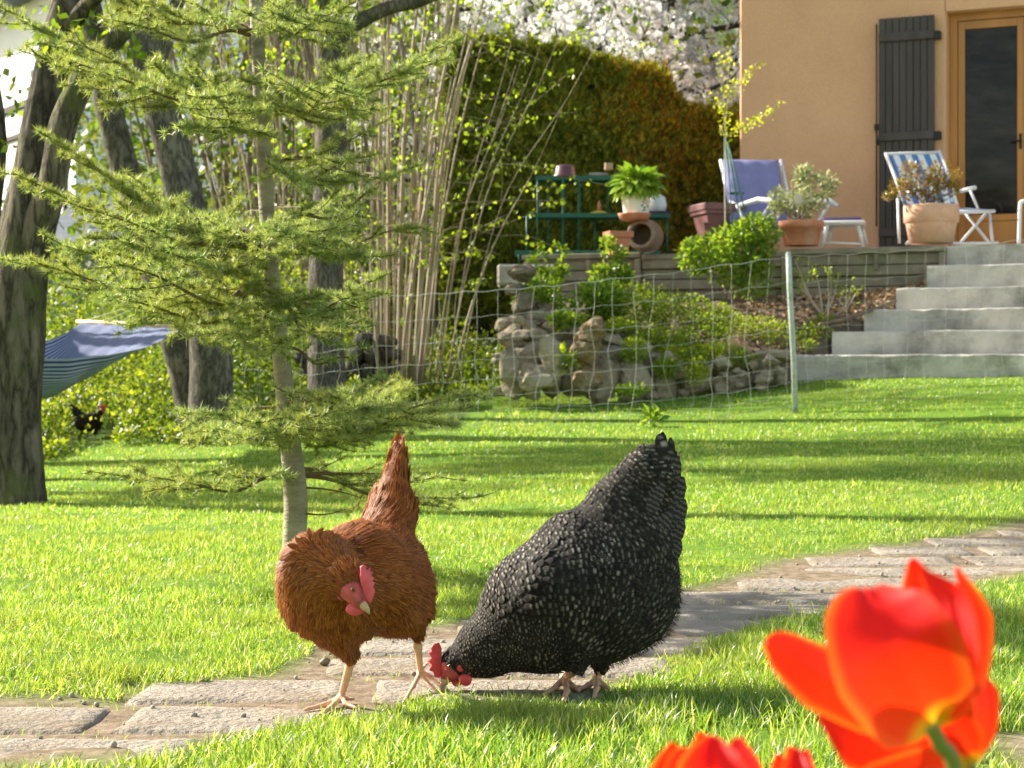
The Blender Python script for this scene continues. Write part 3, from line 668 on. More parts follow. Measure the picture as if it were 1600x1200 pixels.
cherry('white blossoming cherry tree rising behind the hedge beside the house corner', 1030, 23.0, .2, 2.8, 80, 150000, 3)
cherry('white blossoming tree behind the left part of the hedge and the hazel stems', 790, 25.0, 1.0, 2.6, 44, 70000, 4)
# woodland mass far behind on the left ------------------------------
wd = MB(); n = 42000
x = rng.uniform(-9.5, 3.2, n); d = rng.uniform(19.5, 29, n); x = x*d/25
zg = G(x, d); h = rng.random(n)**.8*5.0; lump = fbm(np.c_[x*.9, d*.9, h*.9], 12); k = (lump > .44) | (h < .5); x, d, h, zg = x[k], d[k], h[k], zg[k]; n = len(x)
# keep a window clear in front of the white house
pxx = 800+x/d*FPX; k = ~((pxx < 112) & (d > 24.5)); k &= ~((pxx < 112) & (h > 2.0) & (rng.random(n) < .93)); k &= ~((pxx > 700) & (rng.random(n) < .8)); x, d, h, zg = x[k], d[k], h[k], zg[k]; n = len(x)
X, Y, Z = frames(n, rdir(n)+np.array([0, 0, -.2])); s_ = rng.uniform(.07, .16, n)
wd.scatter(QLEAF_V, QLEAF_F, QLEAF_UV, np.c_[x, d, zg+h], X, Y, Z, s_*.7, s_, s_)
M_WSTEM = plain('wood_stems', (.30, .25, .18), (.14, .11, .08), rough=.9)
for i in range(80):
    d = rng.uniform(19.5, 26); px = rng.uniform(190, 700); x = (px-800)/FPX*d; z0 = Gz(x, d); p0 = np.array([x, d, z0-.1]); ln = rng.normal()*.9
    p, r_ = refine([p0, p0+[ln*.3, rng.normal()*.2, 2], p0+[ln*.8, rng.normal()*.4, 4.2], p0+[ln*1.4, rng.normal()*.5, 7.]], np.array([1, .8, .55, .25])*rng.uniform(.012, .05)*(.6+rng.random()), 3); wd.tube(p, r_, 5, mi=1)
tag(wd.build('woodland', [M_DEEP, M_WSTEM]), 'tangled light green spring woodland filling the slope behind the tree trunks', 'woodland', kind='stuff')
# undergrowth: leafy ground cover below the trees
ug = MB(); n = 95000; d = rng.uniform(10.5, 19, n); px = rng.uniform(-80, 800, n); x = (px-800)/FPX*d
yb = np.interp(px, [-80, 60, 130, 330, 420, 560, 700, 800], [12, 12.6, 13.2, 12.7, 13.4, 14.0, 15, 15.5])
rag = (fbm(np.c_[x*1.6, d*1.6], 8)-.5)*2.0
k = (d > yb+rag*.6) & ~((px > 104) & (px < 178) & (d < 14.1) & (rng.random(n) < .97)); px, d, x, yb = px[k], d[k], x[k], yb[k]; n = len(d)
lm = fbm(np.c_[x*1.7, d*1.7], 66); hmax = .10+np.clip(d-yb-.3, 0, 3)*.42*np.clip(lm*2.2-.35, .12, 1.3); hmax = np.where(px > 560, hmax*.35, hmax); h = hmax*rng.random(n)**.6
X, Y, Z = frames(n, np.c_[rng.normal(size=(n, 2)), .6+.5*rng.random(n)]); s_ = rng.uniform(.022, .055, n)
ug.scatter(LEAF_V, LEAF_F, LEAF_UV, np.c_[x, d, G(x, d)+h], X, Y, Z, s_*.65, s_, s_)
M_UNDER = leafy('undergrowth_leaf', [(.06, .11, .015), (.12, .19, .022), (.22, .29, .04), (.36, .41, .07)], trans=.5, rough=.4, tcol=(1.5, 1.35, .5), big=(.07, .14, .02), bigscale=1.2)
tag(ug.build('undergrowth', M_UNDER), 'low leafy green undergrowth below the trees on the left', 'undergrowth', kind='stuff')
# neighbour's white half-timbered house
M_WHITE = plain('white_render', (.86, .88, .92), (.80, .82, .88), rough=.9, scale=2, bs=30, bstr=.1)
M_DTIM = plain('dark_timber', (.045, .03, .028), (.03, .02, .02), rough=.8)
M_SLATE = plain('slate_roof', (.16, .18, .22), (.10, .11, .14), rough=.6)
D = 31.0; nh = thing('white_house', 'white half-timbered neighbouring house glimpsed through the trees at far left', 'house', tuple(P(118, 500, D)))
def nbx(b, xa, xb, ya, yb, d0, d1, bevel=.01):
    A = Pa(xa, ya, D); B = Pa(xb, yb, D); b.box(((A[0]+B[0])/2, (d0+d1)/2, (A[2]+B[2])/2), (abs(B[0]-A[0]), abs(d1-d0), abs(B[2]-A[2])), bevel=bevel)
b = MB(); nbx(b, -400, 118, -60, 560, D, D+3); b.build('wall', M_WHITE, nh)
b = MB(); 
for (xa, xb, ya, yb) in ((-390, 112, 126, 138), (-390, 105, 178, 187), (70, 80, 187, 480), (-390, 100, 300, 312)): nbx(b, xa, xb, ya, yb, D-.05, D-.002-.001*(ya % 3))
b.build('timber', M_DTIM, nh)
b = MB(); nbx(b, -60, 42, 118, 232, D-.07, D-.006); wnd = b.build('window', M_DTIM, nh)
b = MB(); nbx(b, -50, 18, 128, 226, D-.085, D-.072); b.build('pane', M_GLASS, wnd)
b = MB(); A = Pa(-420, -60, D); B = Pa(135, -60, D); z = A[2]
b.faces([(A[0], D-.6, z-.1), (B[0], D-.6, z-.1), (B[0], D+1.5, z+1.4), (A[0], D+1.5, z+1.4), (A[0], D+3.5, z-.1), (B[0], D+3.5, z-.1), (A[0], D-.6, z-.25), (B[0], D-.6, z-.25), (B[0], D+3.5, z-.25), (A[0], D+3.5, z-.25)], [(0, 1, 2, 3), (3, 2, 5, 4), (0, 6, 7, 1), (1, 7, 8, 5), (1, 5, 2), (0, 3, 4), (6, 9, 8, 7), (0, 4, 9, 6), (4, 5, 8, 9)], smooth=False); b.build('roof', M_SLATE, nh)
nh.rotation_euler = (0, 0, R(-58))
shd = thing('garden_shed', 'low shed with a grey-blue roof and pale front beyond the hammock', 'shed', tuple(P(150, 520, 24)))
D = 24.0; b = MB(); nbx(b, 70, 235, 372, 560, D, D+2); b.build('wall', plain('grey_boards', (.42, .44, .48), (.3, .31, .34), scale=4), shd)
A = Pa(55, 372, D); B = Pa(250, 372, D); b = MB(); b.box(((A[0]+B[0])/2, D+.85, A[2]+.25), (B[0]-A[0], 2.5, .05), ax=[[1, 0, 0], [0, .96, .28], [0, -.28, .96]]); b.build('roof', M_SLATE, shd)
# two more garden trees stand left of the picture and shade the lawn
def shade_tree(label, x, y, zc, rad, n, sz, tr=.12, lumps=16):
    z0 = Gz(x, y); t = thing('garden_tree', label, 'tree', (x, y, z0)); b = MB()
    p, r_ = refine([(x, y, z0-.05), (x+.1, y, z0+1.2), (x-.05, y+.1, zc), (x, y, zc+rad[2]*.8)], [tr*1.2, tr, tr*.7, tr*.15], 4); b.tube(p, r_, 10, wob=.12)
    for q in range(9):
        e = np.array([x, y, zc])+rdir(1)[0]*np.array(rad)*.85; j = len(p)//2+int(rng.integers(-2, 3)); b.tube([p[j], (p[j]+e)/2+[0, 0, .1], e], [tr*.35, tr*.2, .01], 6)
    b.build('trunk', M_BARK_OAK, t); b = MB(); crown_leaves(b, (x, y, zc), rad, n, sz, lumps=lumps); b.build('crown', M_SPRING, t)

shade_tree('broad garden tree left of the picture whose crown shades the far lawn', -4.9, 13.4, 4.1, (2.3, 1.0, .8), 5200, .075)
shade_tree('lighter garden tree left of the picture nearer the camera, shading the right of the lawn', -4.5, 11.9, 4.6, (1.7, .5, .5), 2600, .07)
shade_tree('low garden tree left of the picture beside the old hammock tree', -6.4, 11.6, 3.6, (1.3, 1.0, .7), 3000, .07)
# ================================================================ ROCKERY, BANK, PLANTS, FENCE
def twd(px):      # depth of the timber wall foot at picture column px
    k = (px-800)/FPX; t = (TW_R[0]-k*TW_R[1])/(U2[0]+k*-U2[1]*1.0)
    return TW_R[1]-U2[1]*t
def bank_pt(px, v):
    """v=0 at the stones, 1 at the timber wall"""
    px = np.asarray(px, float); pf = np.interp(px, [700, 780, 860, 940, 1040, 1150, 1240, 1300, 1480], [580, 520, 500, 512, 545, 556, 560, 522, 440])
    df = np.interp(px, [700, 1215, 1245, 1300, 1480], [14.6, 14.9, 15.1, 15.38, 16.3]); db = np.array([twd(q) for q in np.atleast_1d(px)]).reshape(px.shape)+.05
    pbk = 600+(CAMZ-(TZ-.42))/db*FPX
    d = df+(db-df)*v; z0 = CAMZ-(pf-600)/FPX*df; z1 = CAMZ-(pbk-600)/FPX*db; z = z0+(z1-z0)*v+.06*np.sin(v*3.1)
    return np.stack([(px-800)/FPX*d, d, z], -1)
PX, VV = np.meshgrid(np.linspace(838, 1490, 100), np.linspace(-.04, 1.05, 40)); pp = bank_pt(PX.ravel(), VV.ravel())
pp[:, 2] += (fbm(pp*6, 3, 4)-.5)*.10
sk_ = np.flatnonzero(PX[0] > 1205); pp[sk_] = pp[100+sk_]-np.array([0, .01, .5])
i = (np.arange(99)[None, :]+np.arange(39)[:, None]*100).ravel(); b = MB(); b.add(pp, np.c_[i, i+1, i+101, i+100], np.full(len(i), 4))
M_SOIL = plain('bare_soil', (.20, .15, .11), (.10, .075, .055), rough=.95, scale=9, bs=40, bstr=.9, bd=.02, spec=.1)
tag(b.build('soil_bank', M_SOIL), kind='structure')
# leaf litter and twigs on the bank
b = MB(); n = 2600; px = rng.uniform(1150, 1480, n); v = rng.random(n); O = bank_pt(px, v)+rng.normal(size=(n, 3))*.012+[0, 0, .035]
X, Y, Z = frames(n, rdir(n)*[1, 1, .25]); s_ = rng.uniform(.02, .06, n); b.scatter(LEAF_V, LEAF_F, LEAF_UV, O, X, Y, Z, s_*.5, s_, s_)
tag(b.build('leaf_litter', leafy('dry_leaf', [(.16, .10, .06), (.30, .20, .12), (.42, .31, .2)], trans=.1, rough=.8)), 'dry brown leaves and twigs strewn on the bare bank', 'leaf litter', kind='stuff')
# stones
M_ROCK = plain('rockery_stone', (.40, .34, .25), (.22, .185, .135), rough=.92, scale=6, bs=30, bstr=.9, bd=.03, spec=.15, dirt=(.12, .11, .055))
M_TUFA = plain('pitted_stone', (.30, .25, .19), (.14, .11, .085), rough=.95, scale=9, bs=22, bstr=1.0, bd=.05, spec=.1, dirt=(.09, .10, .045))
iv3, if3 = ico(3)
def rock(b, c, rad, seed, rough=.35, mi=0):
    v = iv3.copy(); r = np.random.default_rng(seed)
    for _ in range(14):          # flatten facets
        nn = unit(r.normal(size=3)); h = r.uniform(.5, .85); dd = v@nn; v = v-np.outer(np.maximum(dd-h, 0)*.85, nn)
    v = v*(1+(fbm(v*1.7+seed*3.1, seed)-.5)[:, None]*rough+(fbm(v*6+seed, seed+5)-.5)[:, None]*rough*.7)
    q = Quaternion(unit(r.normal(size=3)), r.uniform(-.5, .5)); M = np.array(q.to_matrix()); b.faces((v*np.array(rad))@M.T+np.array(c), if3, mi, smooth=False)
rw = MB(); k = 0
topx = [770, 800, 850, 890, 950, 1000, 1050, 1100, 1170, 1240]; topy = [545, 500, 484, 508, 526, 545, 545, 560, 560, 556]
rowd = {0: 14.35, 1: 14.45, 2: 14.55, 3: 14.7}
px = 778
while px < 1212:
    w_ = rng.uniform(34, 66); yb = np.interp(px, [770, 1000, 1240], [618, 622, 602]); yt = np.interp(px+w_/2, topx, topy)
    y = yb; row = 0; 
    while y > yt+6:
        h_ = min(rng.uniform(32, 58), max(22, y-yt)); d = 14.35+.12*row+.5*(px-770)/470*.8
        c = Pa(px+w_/2+rng.normal()*6, y-h_/2+2, d); rock(rw, c, (S(w_*.64, d), S(w_*.55, d), S(h_*.66, d)), 100+k); k += 1; row += 1; y -= h_*.86
        if rng.random() < .3: px += rng.uniform(-8, 8)
    px += w_*.84
for k in range(70):        # small fill stones and spilled ones
    px = rng.uniform(770, 1222); yb = np.interp(px, [770, 1000, 1240], [614, 620, 602]); yt = np.interp(px, topx, topy); d = 14.5; y = rng.uniform(yt, yb)
    rock(rw, Pa(px, y, d), np.array([1, .8, .7])*S(rng.uniform(8, 18), d), 900+k)
tag(rw.build('stone_wall', M_ROCK), 'rough dry-stone rockery wall of brown boulders edging the lawn', 'stone wall')
def stack(name, label, cat, lst, mat_):
    b = MB()
    for q, (px, py, d, rx, rz) in enumerate(lst): rock(b, Pa(px, py, d), (S(rx, d), S(rx*.9, d), S(rz, d)), len(label)*7+q, .6)
    tag(b.build(name, mat_), label, cat)
stack('stone_pillar', 'knobbly weathered stone pillar at the left end of the plank wall', 'pillar', [(812, 428, 14.9, 25, 15), (806, 452, 14.85, 17, 16), (816, 478, 14.8, 26, 22), (822, 512, 14.75, 36, 26), (845, 490, 14.9, 26, 30)], M_TUFA)
stack('mossy_boulder', 'orange lichen-covered upright boulder in the middle of the stone wall', 'boulder', [(922, 522, 14.2, 28, 26), (930, 510, 14.15, 20, 18), (915, 552, 14.25, 30, 30), (918, 590, 14.25, 34, 28)], plain('lichen_stone', (.30, .21, .10), (.17, .12, .065), rough=.95, scale=12, bs=24, bstr=1, bd=.05, dirt=(.40, .34, .27)))
stack('grey_boulder', 'pale grey upright boulder standing between the pillar and the lichen-covered boulder', 'boulder', [(864, 560, 14.1, 26, 38), (846, 590, 14.1, 40, 24), (795, 575, 14.2, 26, 34)], M_ROCK)
b = MB()
A = Pa(800, 416, 16.9); b.box((A[0]+.12, A[1], A[2]-.09), (.5, .6, .18), bevel=.02)
tag(b.build('concrete_block', M_CONC), 'small grey concrete block at the left end of the plank wall', 'block')

# ---- plants
def plant(name, label, cat, base, blobs, mat_, lsz, n, stems=0, stem_mat=None, wid=.6, up=.2, tv=LEAF_V, tf=LEAF_F, tu=LEAF_UV, group=None, srad=.004):
    base = np.array(base, float); t = thing(name, label, cat, tuple(base), group); b = MB(); tot = sum(q[3] for q in blobs)
    for (c, rad, ht, wgt) in blobs:
        m_ = int(n*wgt/tot); c = np.array(c); q = rdir(m_)*(rng.random((m_, 1))**.45); O = c+q*np.array([rad, rad*.8, ht])
        lump = fbm(O*np.array(9.), int(abs(c[0]*100)) % 97); kk = lump > .40; O = O[kk]; q = q[kk]; m_ = len(O)
        dr = q+rng.normal(size=(m_, 3))*.6; dr[:, 2] += up; X, Y, Z = frames(m_, dr, rng.normal(size=(m_, 3))*.5+np.array([0, 0, 1.])); X, Z = X, Z; s_ = lsz*(.55+.8*rng.random(m_))
        b.scatter(tv, tf, tu, O, X, Y, Z, s_*wid, s_, s_)
    b.build('leaves', mat_, t)
    if stems:
        b = MB()
        for q in range(stems):
            c, rad, ht, wgt = blobs[q % len(blobs)]; e = np.array(c)+rdir(1)[0]*np.array([rad, rad*.8, ht])*.8; p0 = base+rng.normal(size=3)*[.05, .05, 0]
            pts, r_ = refine([p0, (p0+e)/2+rng.normal(size=3)*.03, e], [srad, srad*.7, srad*.3], 3); b.tube(pts, r_, 5)
        b.build('stems', stem_mat or M_STEM, t)
    return t
M_STEM = plain('green_stem', (.16, .19, .05), (.22, .13, .06), rough=.7, bstr=0)
M_WOODY = plain('woody_stem', (.22, .17, .12), (.12, .09, .06), rough=.85, bstr=.1)
M_PEONY = leafy('lush_leaf', [(.09, .19, .03), (.17, .29, .04), (.28, .38, .06), (.12, .24, .03)], trans=.5, rough=.4, tcol=(1.5, 1.35, .5))
M_LIME = leafy('lime_leaf', [(.14, .24, .02), (.24, .34, .03), (.34, .42, .04), (.10, .17, .03)], trans=.5, rough=.5, tcol=(1.4, 1.3, .5))
def bl(px, py, d, rx, ry, wgt=1): c = Pa(px, py, d); return (c, S(rx, d), S(ry, d), wgt)
plant('leafy_perennial', 'bushy green perennial with reddish upright stems beside the stone pillar', 'plant', P(848, 488, 15.2), [bl(850, 466, 15.0, 50, 32, 6), bl(880, 500, 14.5, 26, 12, 1), bl(840, 405, 15.1, 14, 14, .5), bl(872, 392, 15.2, 14, 12, .5), bl(880, 420, 15.2, 10, 8, .3), bl(858, 430, 15.2, 26, 10, 1)], M_PEONY, .05, 2300, 12)
plant('leafy_perennial', 'bright green perennial in front of the plank wall, between the pillar and the rose bush', 'plant', P(945, 498, 15.2), [bl(938, 470, 15.0, 44, 32, 6), bl(950, 385, 15.3, 12, 14, .3), bl(966, 398, 15.3, 12, 14, .4), bl(945, 428, 15.3, 22, 14, 1), bl(975, 430, 15.3, 12, 14, .6)], M_PEONY, .05, 2300, 14)
plant('spirea_bush', 'loose yellow-green shrub spilling over the rockery stones', 'shrub', P(1010, 530, 14.9), [bl(1000, 480, 15.1, 60, 40, 4), bl(1060, 490, 15.1, 60, 34, 3), bl(975, 520, 14.7, 36, 22, 2), bl(1110, 500, 14.9, 50, 30, 2.5), bl(1030, 530, 14.7, 60, 18, 2), bl(990, 548, 14.3, 24, 20, 1), bl(1075, 560, 14.5, 30, 14, 1), bl(900, 500, 14.6, 20, 10, .5), bl(1040, 575, 14.4, 22, 16, .8), bl(1160, 560, 14.6, 30, 12, .8), bl(1100, 525, 14.7, 50, 16, 1.5)], M_LIME, .028, 12000, 20, M_WOODY)
plant('climbing_rose', 'dense fresh green rose bush growing round the metal obelisk', 'shrub', P(1150, 470, 15.9), [bl(1145, 400, 15.9, 62, 46, 5), bl(1180, 370, 15.9, 42, 34, 3), bl(1090, 400, 15.9, 32, 28, 2), bl(1170, 430, 15.9, 40, 34, 3)], M_PEONY, .048, 4600, 18, M_WOODY, wid=.7)
plant('spurge_clump', 'low clump of lime-yellow flowers above the stones', 'plant', P(1110, 560, 14.6), [bl(1115, 548, 14.6, 52, 12, 3), bl(1090, 580, 14.4, 20, 22, 1), bl(1050, 550, 14.6, 24, 10, 1)], leafy('spurge_leaf', [(.34, .42, .03), (.48, .52, .04), (.2, .3, .03)], trans=.4), .025, 2400, 0)
plant('ground_cover_plant', 'thin straggly yellow-green ground cover on the bare bank left of the fence post', 'plant', P(1190, 520, 15.2), [bl(1190, 512, 15.2, 46, 18, 2), bl(1220, 530, 15.1, 30, 14, 1), bl(1150, 505, 15.3, 30, 14, 1)], M_LIME, .024, 1500, 8)
plant('ground_cover_plant', 'thin straggly ground cover on the bare bank right of the fence post', 'plant', P(1270, 515, 15.4), [bl(1270, 520, 15.3, 32, 14, 2), bl(1285, 500, 15.5, 22, 8, 1), bl(1262, 540, 15.1, 18, 8, 1)], M_LIME, .024, 800, 8)
plant('yellow_flower_plant', 'little plant with yellow dandelion-like flowers among the boulders', 'plant', P(890, 575, 14.0), [bl(888, 560, 14.0, 14, 22, 1)], M_LIME, .05, 90, 4)
plant('weed_tuft', 'broad-leaved weed tuft standing in the lawn before the rockery', 'weed', P(1016, 662, 12.4), [bl(1018, 654, 12.4, 15, 9, 1)], M_PEONY, .07, 60, 0, wid=.45, up=.8)
plant('weed_tuft', 'leafy green tuft at the foot of the stone wall', 'weed', P(985, 620, 13.9), [bl(988, 612, 13.9, 26, 7, 1)], M_PEONY, .05, 140, 0, up=.6)
# budding shrub at the stairs
t = thing('budding_shrub', 'nearly bare shrub with pale forked branches and a few green buds beside the stairs', 'shrub', tuple(P(1285, 500, 15.6))); b = MB(); lo = []
for (a, c_, e) in (((1285, 492), (1262, 462), (1248, 448)), ((1285, 492), (1280, 450), (1270, 415)), ((1290, 490), (1298, 455), (1296, 418)), ((1292, 488), (1302, 465), (1310, 430)), ((1300, 495), (1320, 480), (1332, 446)), ((1300, 496), (1325, 478), (1341, 452)), ((1262, 462), (1255, 440), (1276, 425)), ((1285, 492), (1268, 470), (1242, 405)), ((1320, 480), (1312, 470), (1318, 455))):
    p, r_ = refine([Pa(*a, 15.6), Pa(*c_, 15.6+rng.normal()*.1), Pa(*e, 15.6+rng.normal()*.15)], [.010, .008, .004], 4); b.tube(p, r_, 6); lo += [p[-1], p[-3], p[-2]]
b.build('branches', plain('pale_twig', (.42, .36, .28), (.3, .24, .18), rough=.8, bstr=.1), t)
lo = np.repeat(np.array(lo), 5, 0); n = len(lo); O = lo+rng.normal(size=(n, 3))*.02; X, Y, Z = frames(n, rdir(n)+[0, 0, .5]); b = MB(); b.scatter(LEAF_V, LEAF_F, LEAF_UV, O, X, Y, Z, .02, .04, .04); b.build('leaves', M_LIME, t)
# long stick lying on the bank
b = MB(); b.tube([Pa(1280, 507, 15.2), Pa(1320, 498, 15.35), Pa(1352, 488, 15.5), Pa(1400, 470, 15.7)], [.012, .015, .016, .014], 7, wob=.2); tag(b.build('stick', M_WOODY), 'long brown stick lying on the bank beside the stairs', 'stick')
# firewood pile
fw = thing('log_pile', 'small stack of dark cut logs behind the straight grey trunk', 'log pile', tuple(P(575, 585, 14.9)))
M_LOGEND = plain('cut_wood', (.26, .20, .13), (.15, .11, .07), rough=.9, scale=20)
for k, (px, py, r_) in enumerate([(552, 578, 13), (580, 580, 12), (606, 580, 12), (560, 555, 12), (588, 556, 13), (612, 554, 9), (572, 532, 12), (598, 534, 11), (490, 575, 12), (475, 560, 9)]):
    c = Pa(px, py, 14.8); rr = S(r_, 14.8); l = MB(); l.tube([c+[-.03, -.12, 0], c+[0, 0, .005], c+[.05, .25, 0]], rr, 12, wob=.12, seed=k)
    l.build('log', M_BARK_OAK, fw)
# ---- wire fence with one grey post in view
M_WIRE = plain('galvanised_wire', (.52, .54, .50), (.38, .40, .37), rough=.45, bstr=0, metal=.2)
M_POST = plain('painted_post', (.50, .53, .50), (.34, .37, .35), rough=.7, scale=30, bs=40, bstr=.3, dirt=(.2, .19, .14))
fe = thing('wire_fence', 'sagging pale wire mesh fence on a thin grey post across the back of the lawn', 'fence', tuple(P(1240, 640, 13)))
b = MB(); b.tube([Pa(1243, 650, 13), Pa(1240, 560, 13), Pa(1234, 450, 13), Pa(1232, 397, 13)], S(9, 13)/2, 10); pst = b.build('post', M_POST, fe)
b = MB(); b.tube([Pa(1232, 398, 13), Pa(1232, 394, 13)], [S(9.5, 13)/2, S(6, 13)/2], 10); b.build('post_cap', M_POST, pst)
b = MB(); b.tube([Pa(345, 700, 13.6), Pa(348, 440, 13.6)], S(7, 13)/2, 8); b.build('post', M_POST, fe)
fx = [340, 480, 600, 700, 785, 860, 960, 1060, 1150, 1232, 1300, 1400, 1478, 1540, 1625]
ft = [445, 475, 464, 458, 453, 447, 436, 425, 412, 401, 398, 393, 387, 382, 372]      # top wire
fb = [712, 705, 692, 684, 676, 673, 668, 661, 650, 636, 630, 624, 619, 614, 608]
fdp = [13.6, 13.3, 12.9, 12.7, 12.6, 12.6, 12.7, 12.8, 12.9, 12.96, 12.9, 12.8, 12.7, 12.6, 12.5]
lev = [0, .175, .335, .48, .615, .735, .84, .925, 1.0]
xs = np.arange(340, 1625, 7.5)
def fpt(x, v):
    return Pa(x+2.2*math.sin(v*5+x*.05)*(1 if x < 1200 else .4), np.interp(x, fx, ft)+(np.interp(x, fx, fb)-np.interp(x, fx, ft))*v+1.2*math.sin(x*.11+v*9), np.interp(x, fx, fdp)+.02*math.sin(x*.03+v*7))
b = MB()
for q, v in enumerate(lev): b.tube([fpt(x, v) for x in xs], np.where(xs < 1200, 1, .65)*(.0019 if q == 0 else .0011), 4, cap=False)
x = 346; q = 0
while x < 1620:
    off = [0]; 
    for z in range(8): off.append(off[-1]*.3+rng.normal()*(3.5 if x < 1200 else 2))
    b.tube([fpt(x+off[z]+(1-v)*3, v) for z, v in enumerate(lev)], .0010 if x < 1200 else .0007, 4, cap=False); x += 30.5
b.build('mesh', M_WIRE, fe)

# ---- hammock
A_ = Pa(128, 503, 12.9); B_ = Pa(287, 513, 12.2)
hm = thing('hammock', 'blue and white striped hammock slung between the old tree and the leaning trunks', 'hammock', tuple(P(170, 560, 11)))
secs = [(0.0, Pa(128, 504, 12.9), Pa(287, 514, 12.2), 0.00), (.25, Pa(105, 520, 12.3), Pa(232, 541, 11.5), .05), (.5, Pa(78, 530, 11.6), Pa(170, 555, 10.9), .12), (.75, Pa(50, 537, 11.0), Pa(110, 561, 10.2), .17), (1.0, Pa(20, 540, 10.4), Pa(40, 558, 9.6), .185), (1.3, Pa(-30, 530, 9.6), Pa(-20, 545, 9.0), .12), (1.5, Pa(-60, 505, 9.1), Pa(-50, 512, 8.7), .0)]
us = np.linspace(0, 1.5, 46); K = 27; vs = []; uvs = []
for u in us:
    a = np.array([np.interp(u, [q[0] for q in secs], [q[1][k] for q in secs]) for k in range(3)]); c_ = np.array([np.interp(u, [q[0] for q in secs], [q[2][k] for q in secs]) for k in range(3)]); sg = np.interp(u, [q[0] for q in secs], [q[3] for q in secs])
    for k in range(K):
        v = k/(K-1); p = a+(c_-a)*v; p = p-ZU*sg*(1-(2*v-1)**2)**.8*1.45; p[2] += .004*math.sin(v*40+u*9); vs.append(p); uvs.append((v, u))
fs = [(i*K+k, i*K+k+1, (i+1)*K+k+1, (i+1)*K+k) for i in range(len(us)-1) for k in range(K-1)]
m, nt, b_, o = newmat('striped_canvas'); tc = nt.nodes.new('ShaderNodeTexCoord'); wv = nt.nodes.new('ShaderNodeTexWave'); wv.wave_type = 'BANDS'; wv.bands_direction = 'X'; wv.inputs['Scale'].default_value = 15
lk(nt, tc.outputs['UV'], wv.inputs['Vector']); wv.inputs['Distortion'].default_value = .3
r_ = ramp(nt, [(.4, (.035, .05, .13)), (.56, (.20, .24, .37)), (.75, (.28, .31, .42))]); lk(nt, wv.outputs[0], r_.inputs[0]); lk(nt, r_.outputs[0], b_.inputs['Base Color']); b_.inputs['Roughness'].default_value = .9; b_.inputs['Specular IOR Level'].default_value = .1
tr = nt.nodes.new('ShaderNodeBsdfTranslucent'); lk(nt, r_.outputs[0], tr.inputs[0]); mx = nt.nodes.new('ShaderNodeMixShader'); mx.inputs[0].default_value = .03; lk(nt, b_.outputs[0], mx.inputs[1]); lk(nt, tr.outputs[0], mx.inputs[2]); lk(nt, mx.outputs[0], o.inputs[0])
b = MB(); b.faces(vs, fs, uvv=uvs); b.build('cloth', m, hm)
M_BAR = plain('spreader_wood', (.50, .36, .22), (.4, .28, .16), rough=.6, bstr=0)
M_ROPE = plain('rope', (.62, .60, .54), rough=.9, bs=200)
b = MB(); b.tube([A_+(A_-B_)*.05, (A_+B_)/2+[0, 0, .008], B_+(B_-A_)*.04], .014, 8); b.build('spreader_bar', M_BAR, hm)
b = MB(); e2a, e2b = Pa(-60, 505, 9.1), Pa(-50, 512, 8.7); b.tube([e2a+(e2a-e2b)*.1, e2b+(e2b-e2a)*.1], .014, 8); b.build('spreader_bar', M_BAR, hm)
b = MB(); tie = Pa(300, 440, 12.95)
for q in np.linspace(0, 1, 7): p = A_+(B_-A_)*q; b.tube([p, (p+tie)/2-[0, 0, .02], tie], .0028, 4)
b.tube([tie, Pa(310, 415, 13)], .006, 5)
b.build('ropes', M_ROPE, hm); b = MB()
for q in np.linspace(0, 1, 5): p = e2a+(e2b-e2a)*q; b.tube([p, Pa(-5, 440, 8.45)], .0028, 4)
b.build('ropes', M_ROPE, hm)

# small things on the lawn
b = MB(); rock(b, Pa(152, 915, 4.93), (.022, .02, .016), 5); tag(b.build('stone', M_ROCK), 'small brown stone lying alone on the sunny lawn at left', 'stone')
b = MB(); rock(b, Pa(508, 1033, 3.56), (.011, .01, .010), 6, .2); tag(b.build('stone', M_ROCK), 'round grey pebble on the path edge behind the brown hen', 'stone')
b = MB(); rock(b, Pa(318, 1064, 3.37), (.013, .01, .008), 8, .3); tag(b.build('stone', M_ROCK), 'dark earthy stone on the edge of the path left of the brown hen', 'stone')
# ================================================================ THINGS ON THE TERRACE
M_TERRA = plain('terracotta', (.52, .22, .13), (.42, .17, .10), rough=.85, scale=12, bs=60, bstr=.15, dirt=(.5, .33, .25))
M_TERRAP = plain('pale_terracotta', (.66, .40, .28), (.56, .33, .23), rough=.85, scale=12, bs=60, bstr=.15, dirt=(.68, .48, .36))
M_PLUM = plain('plum_plastic', (.22, .10, .10), (.17, .08, .08), rough=.55, bstr=.05)
M_WPL = plain('white_plastic', (.78, .79, .80), (.70, .71, .73), rough=.4, bstr=0, spec=.5)
M_GMET = plain('green_metal', (.02, .12, .085), (.015, .085, .06), rough=.5, bstr=.1)
M_PSOIL = plain('potting_soil', (.08, .055, .04), (.04, .03, .02), rough=.95, bs=80, bstr=.8)
def lathe_thing(name, label, cat, px, pyt, pyb, d, prof, mat_, body='pot', soil=None, extra=None):
    """prof: (radius px, height fraction from the bottom)"""
    base = Pa(px, pyb, d); H = S(pyb-pyt, d); t = thing(name, label, cat, tuple(base)); b = MB(); b.lathe(base, [(max(S(r_, d), 1e-4), h*H) for r_, h in prof], 32); b.build(body, mat_, t)
    if soil: b = MB(); b.lathe(base, [(S(soil[0], d), soil[1]*H-.004), (S(soil[0], d), soil[1]*H), (.001, soil[1]*H+.01)], 24); b.build('soil', M_PSOIL, t)
    return t
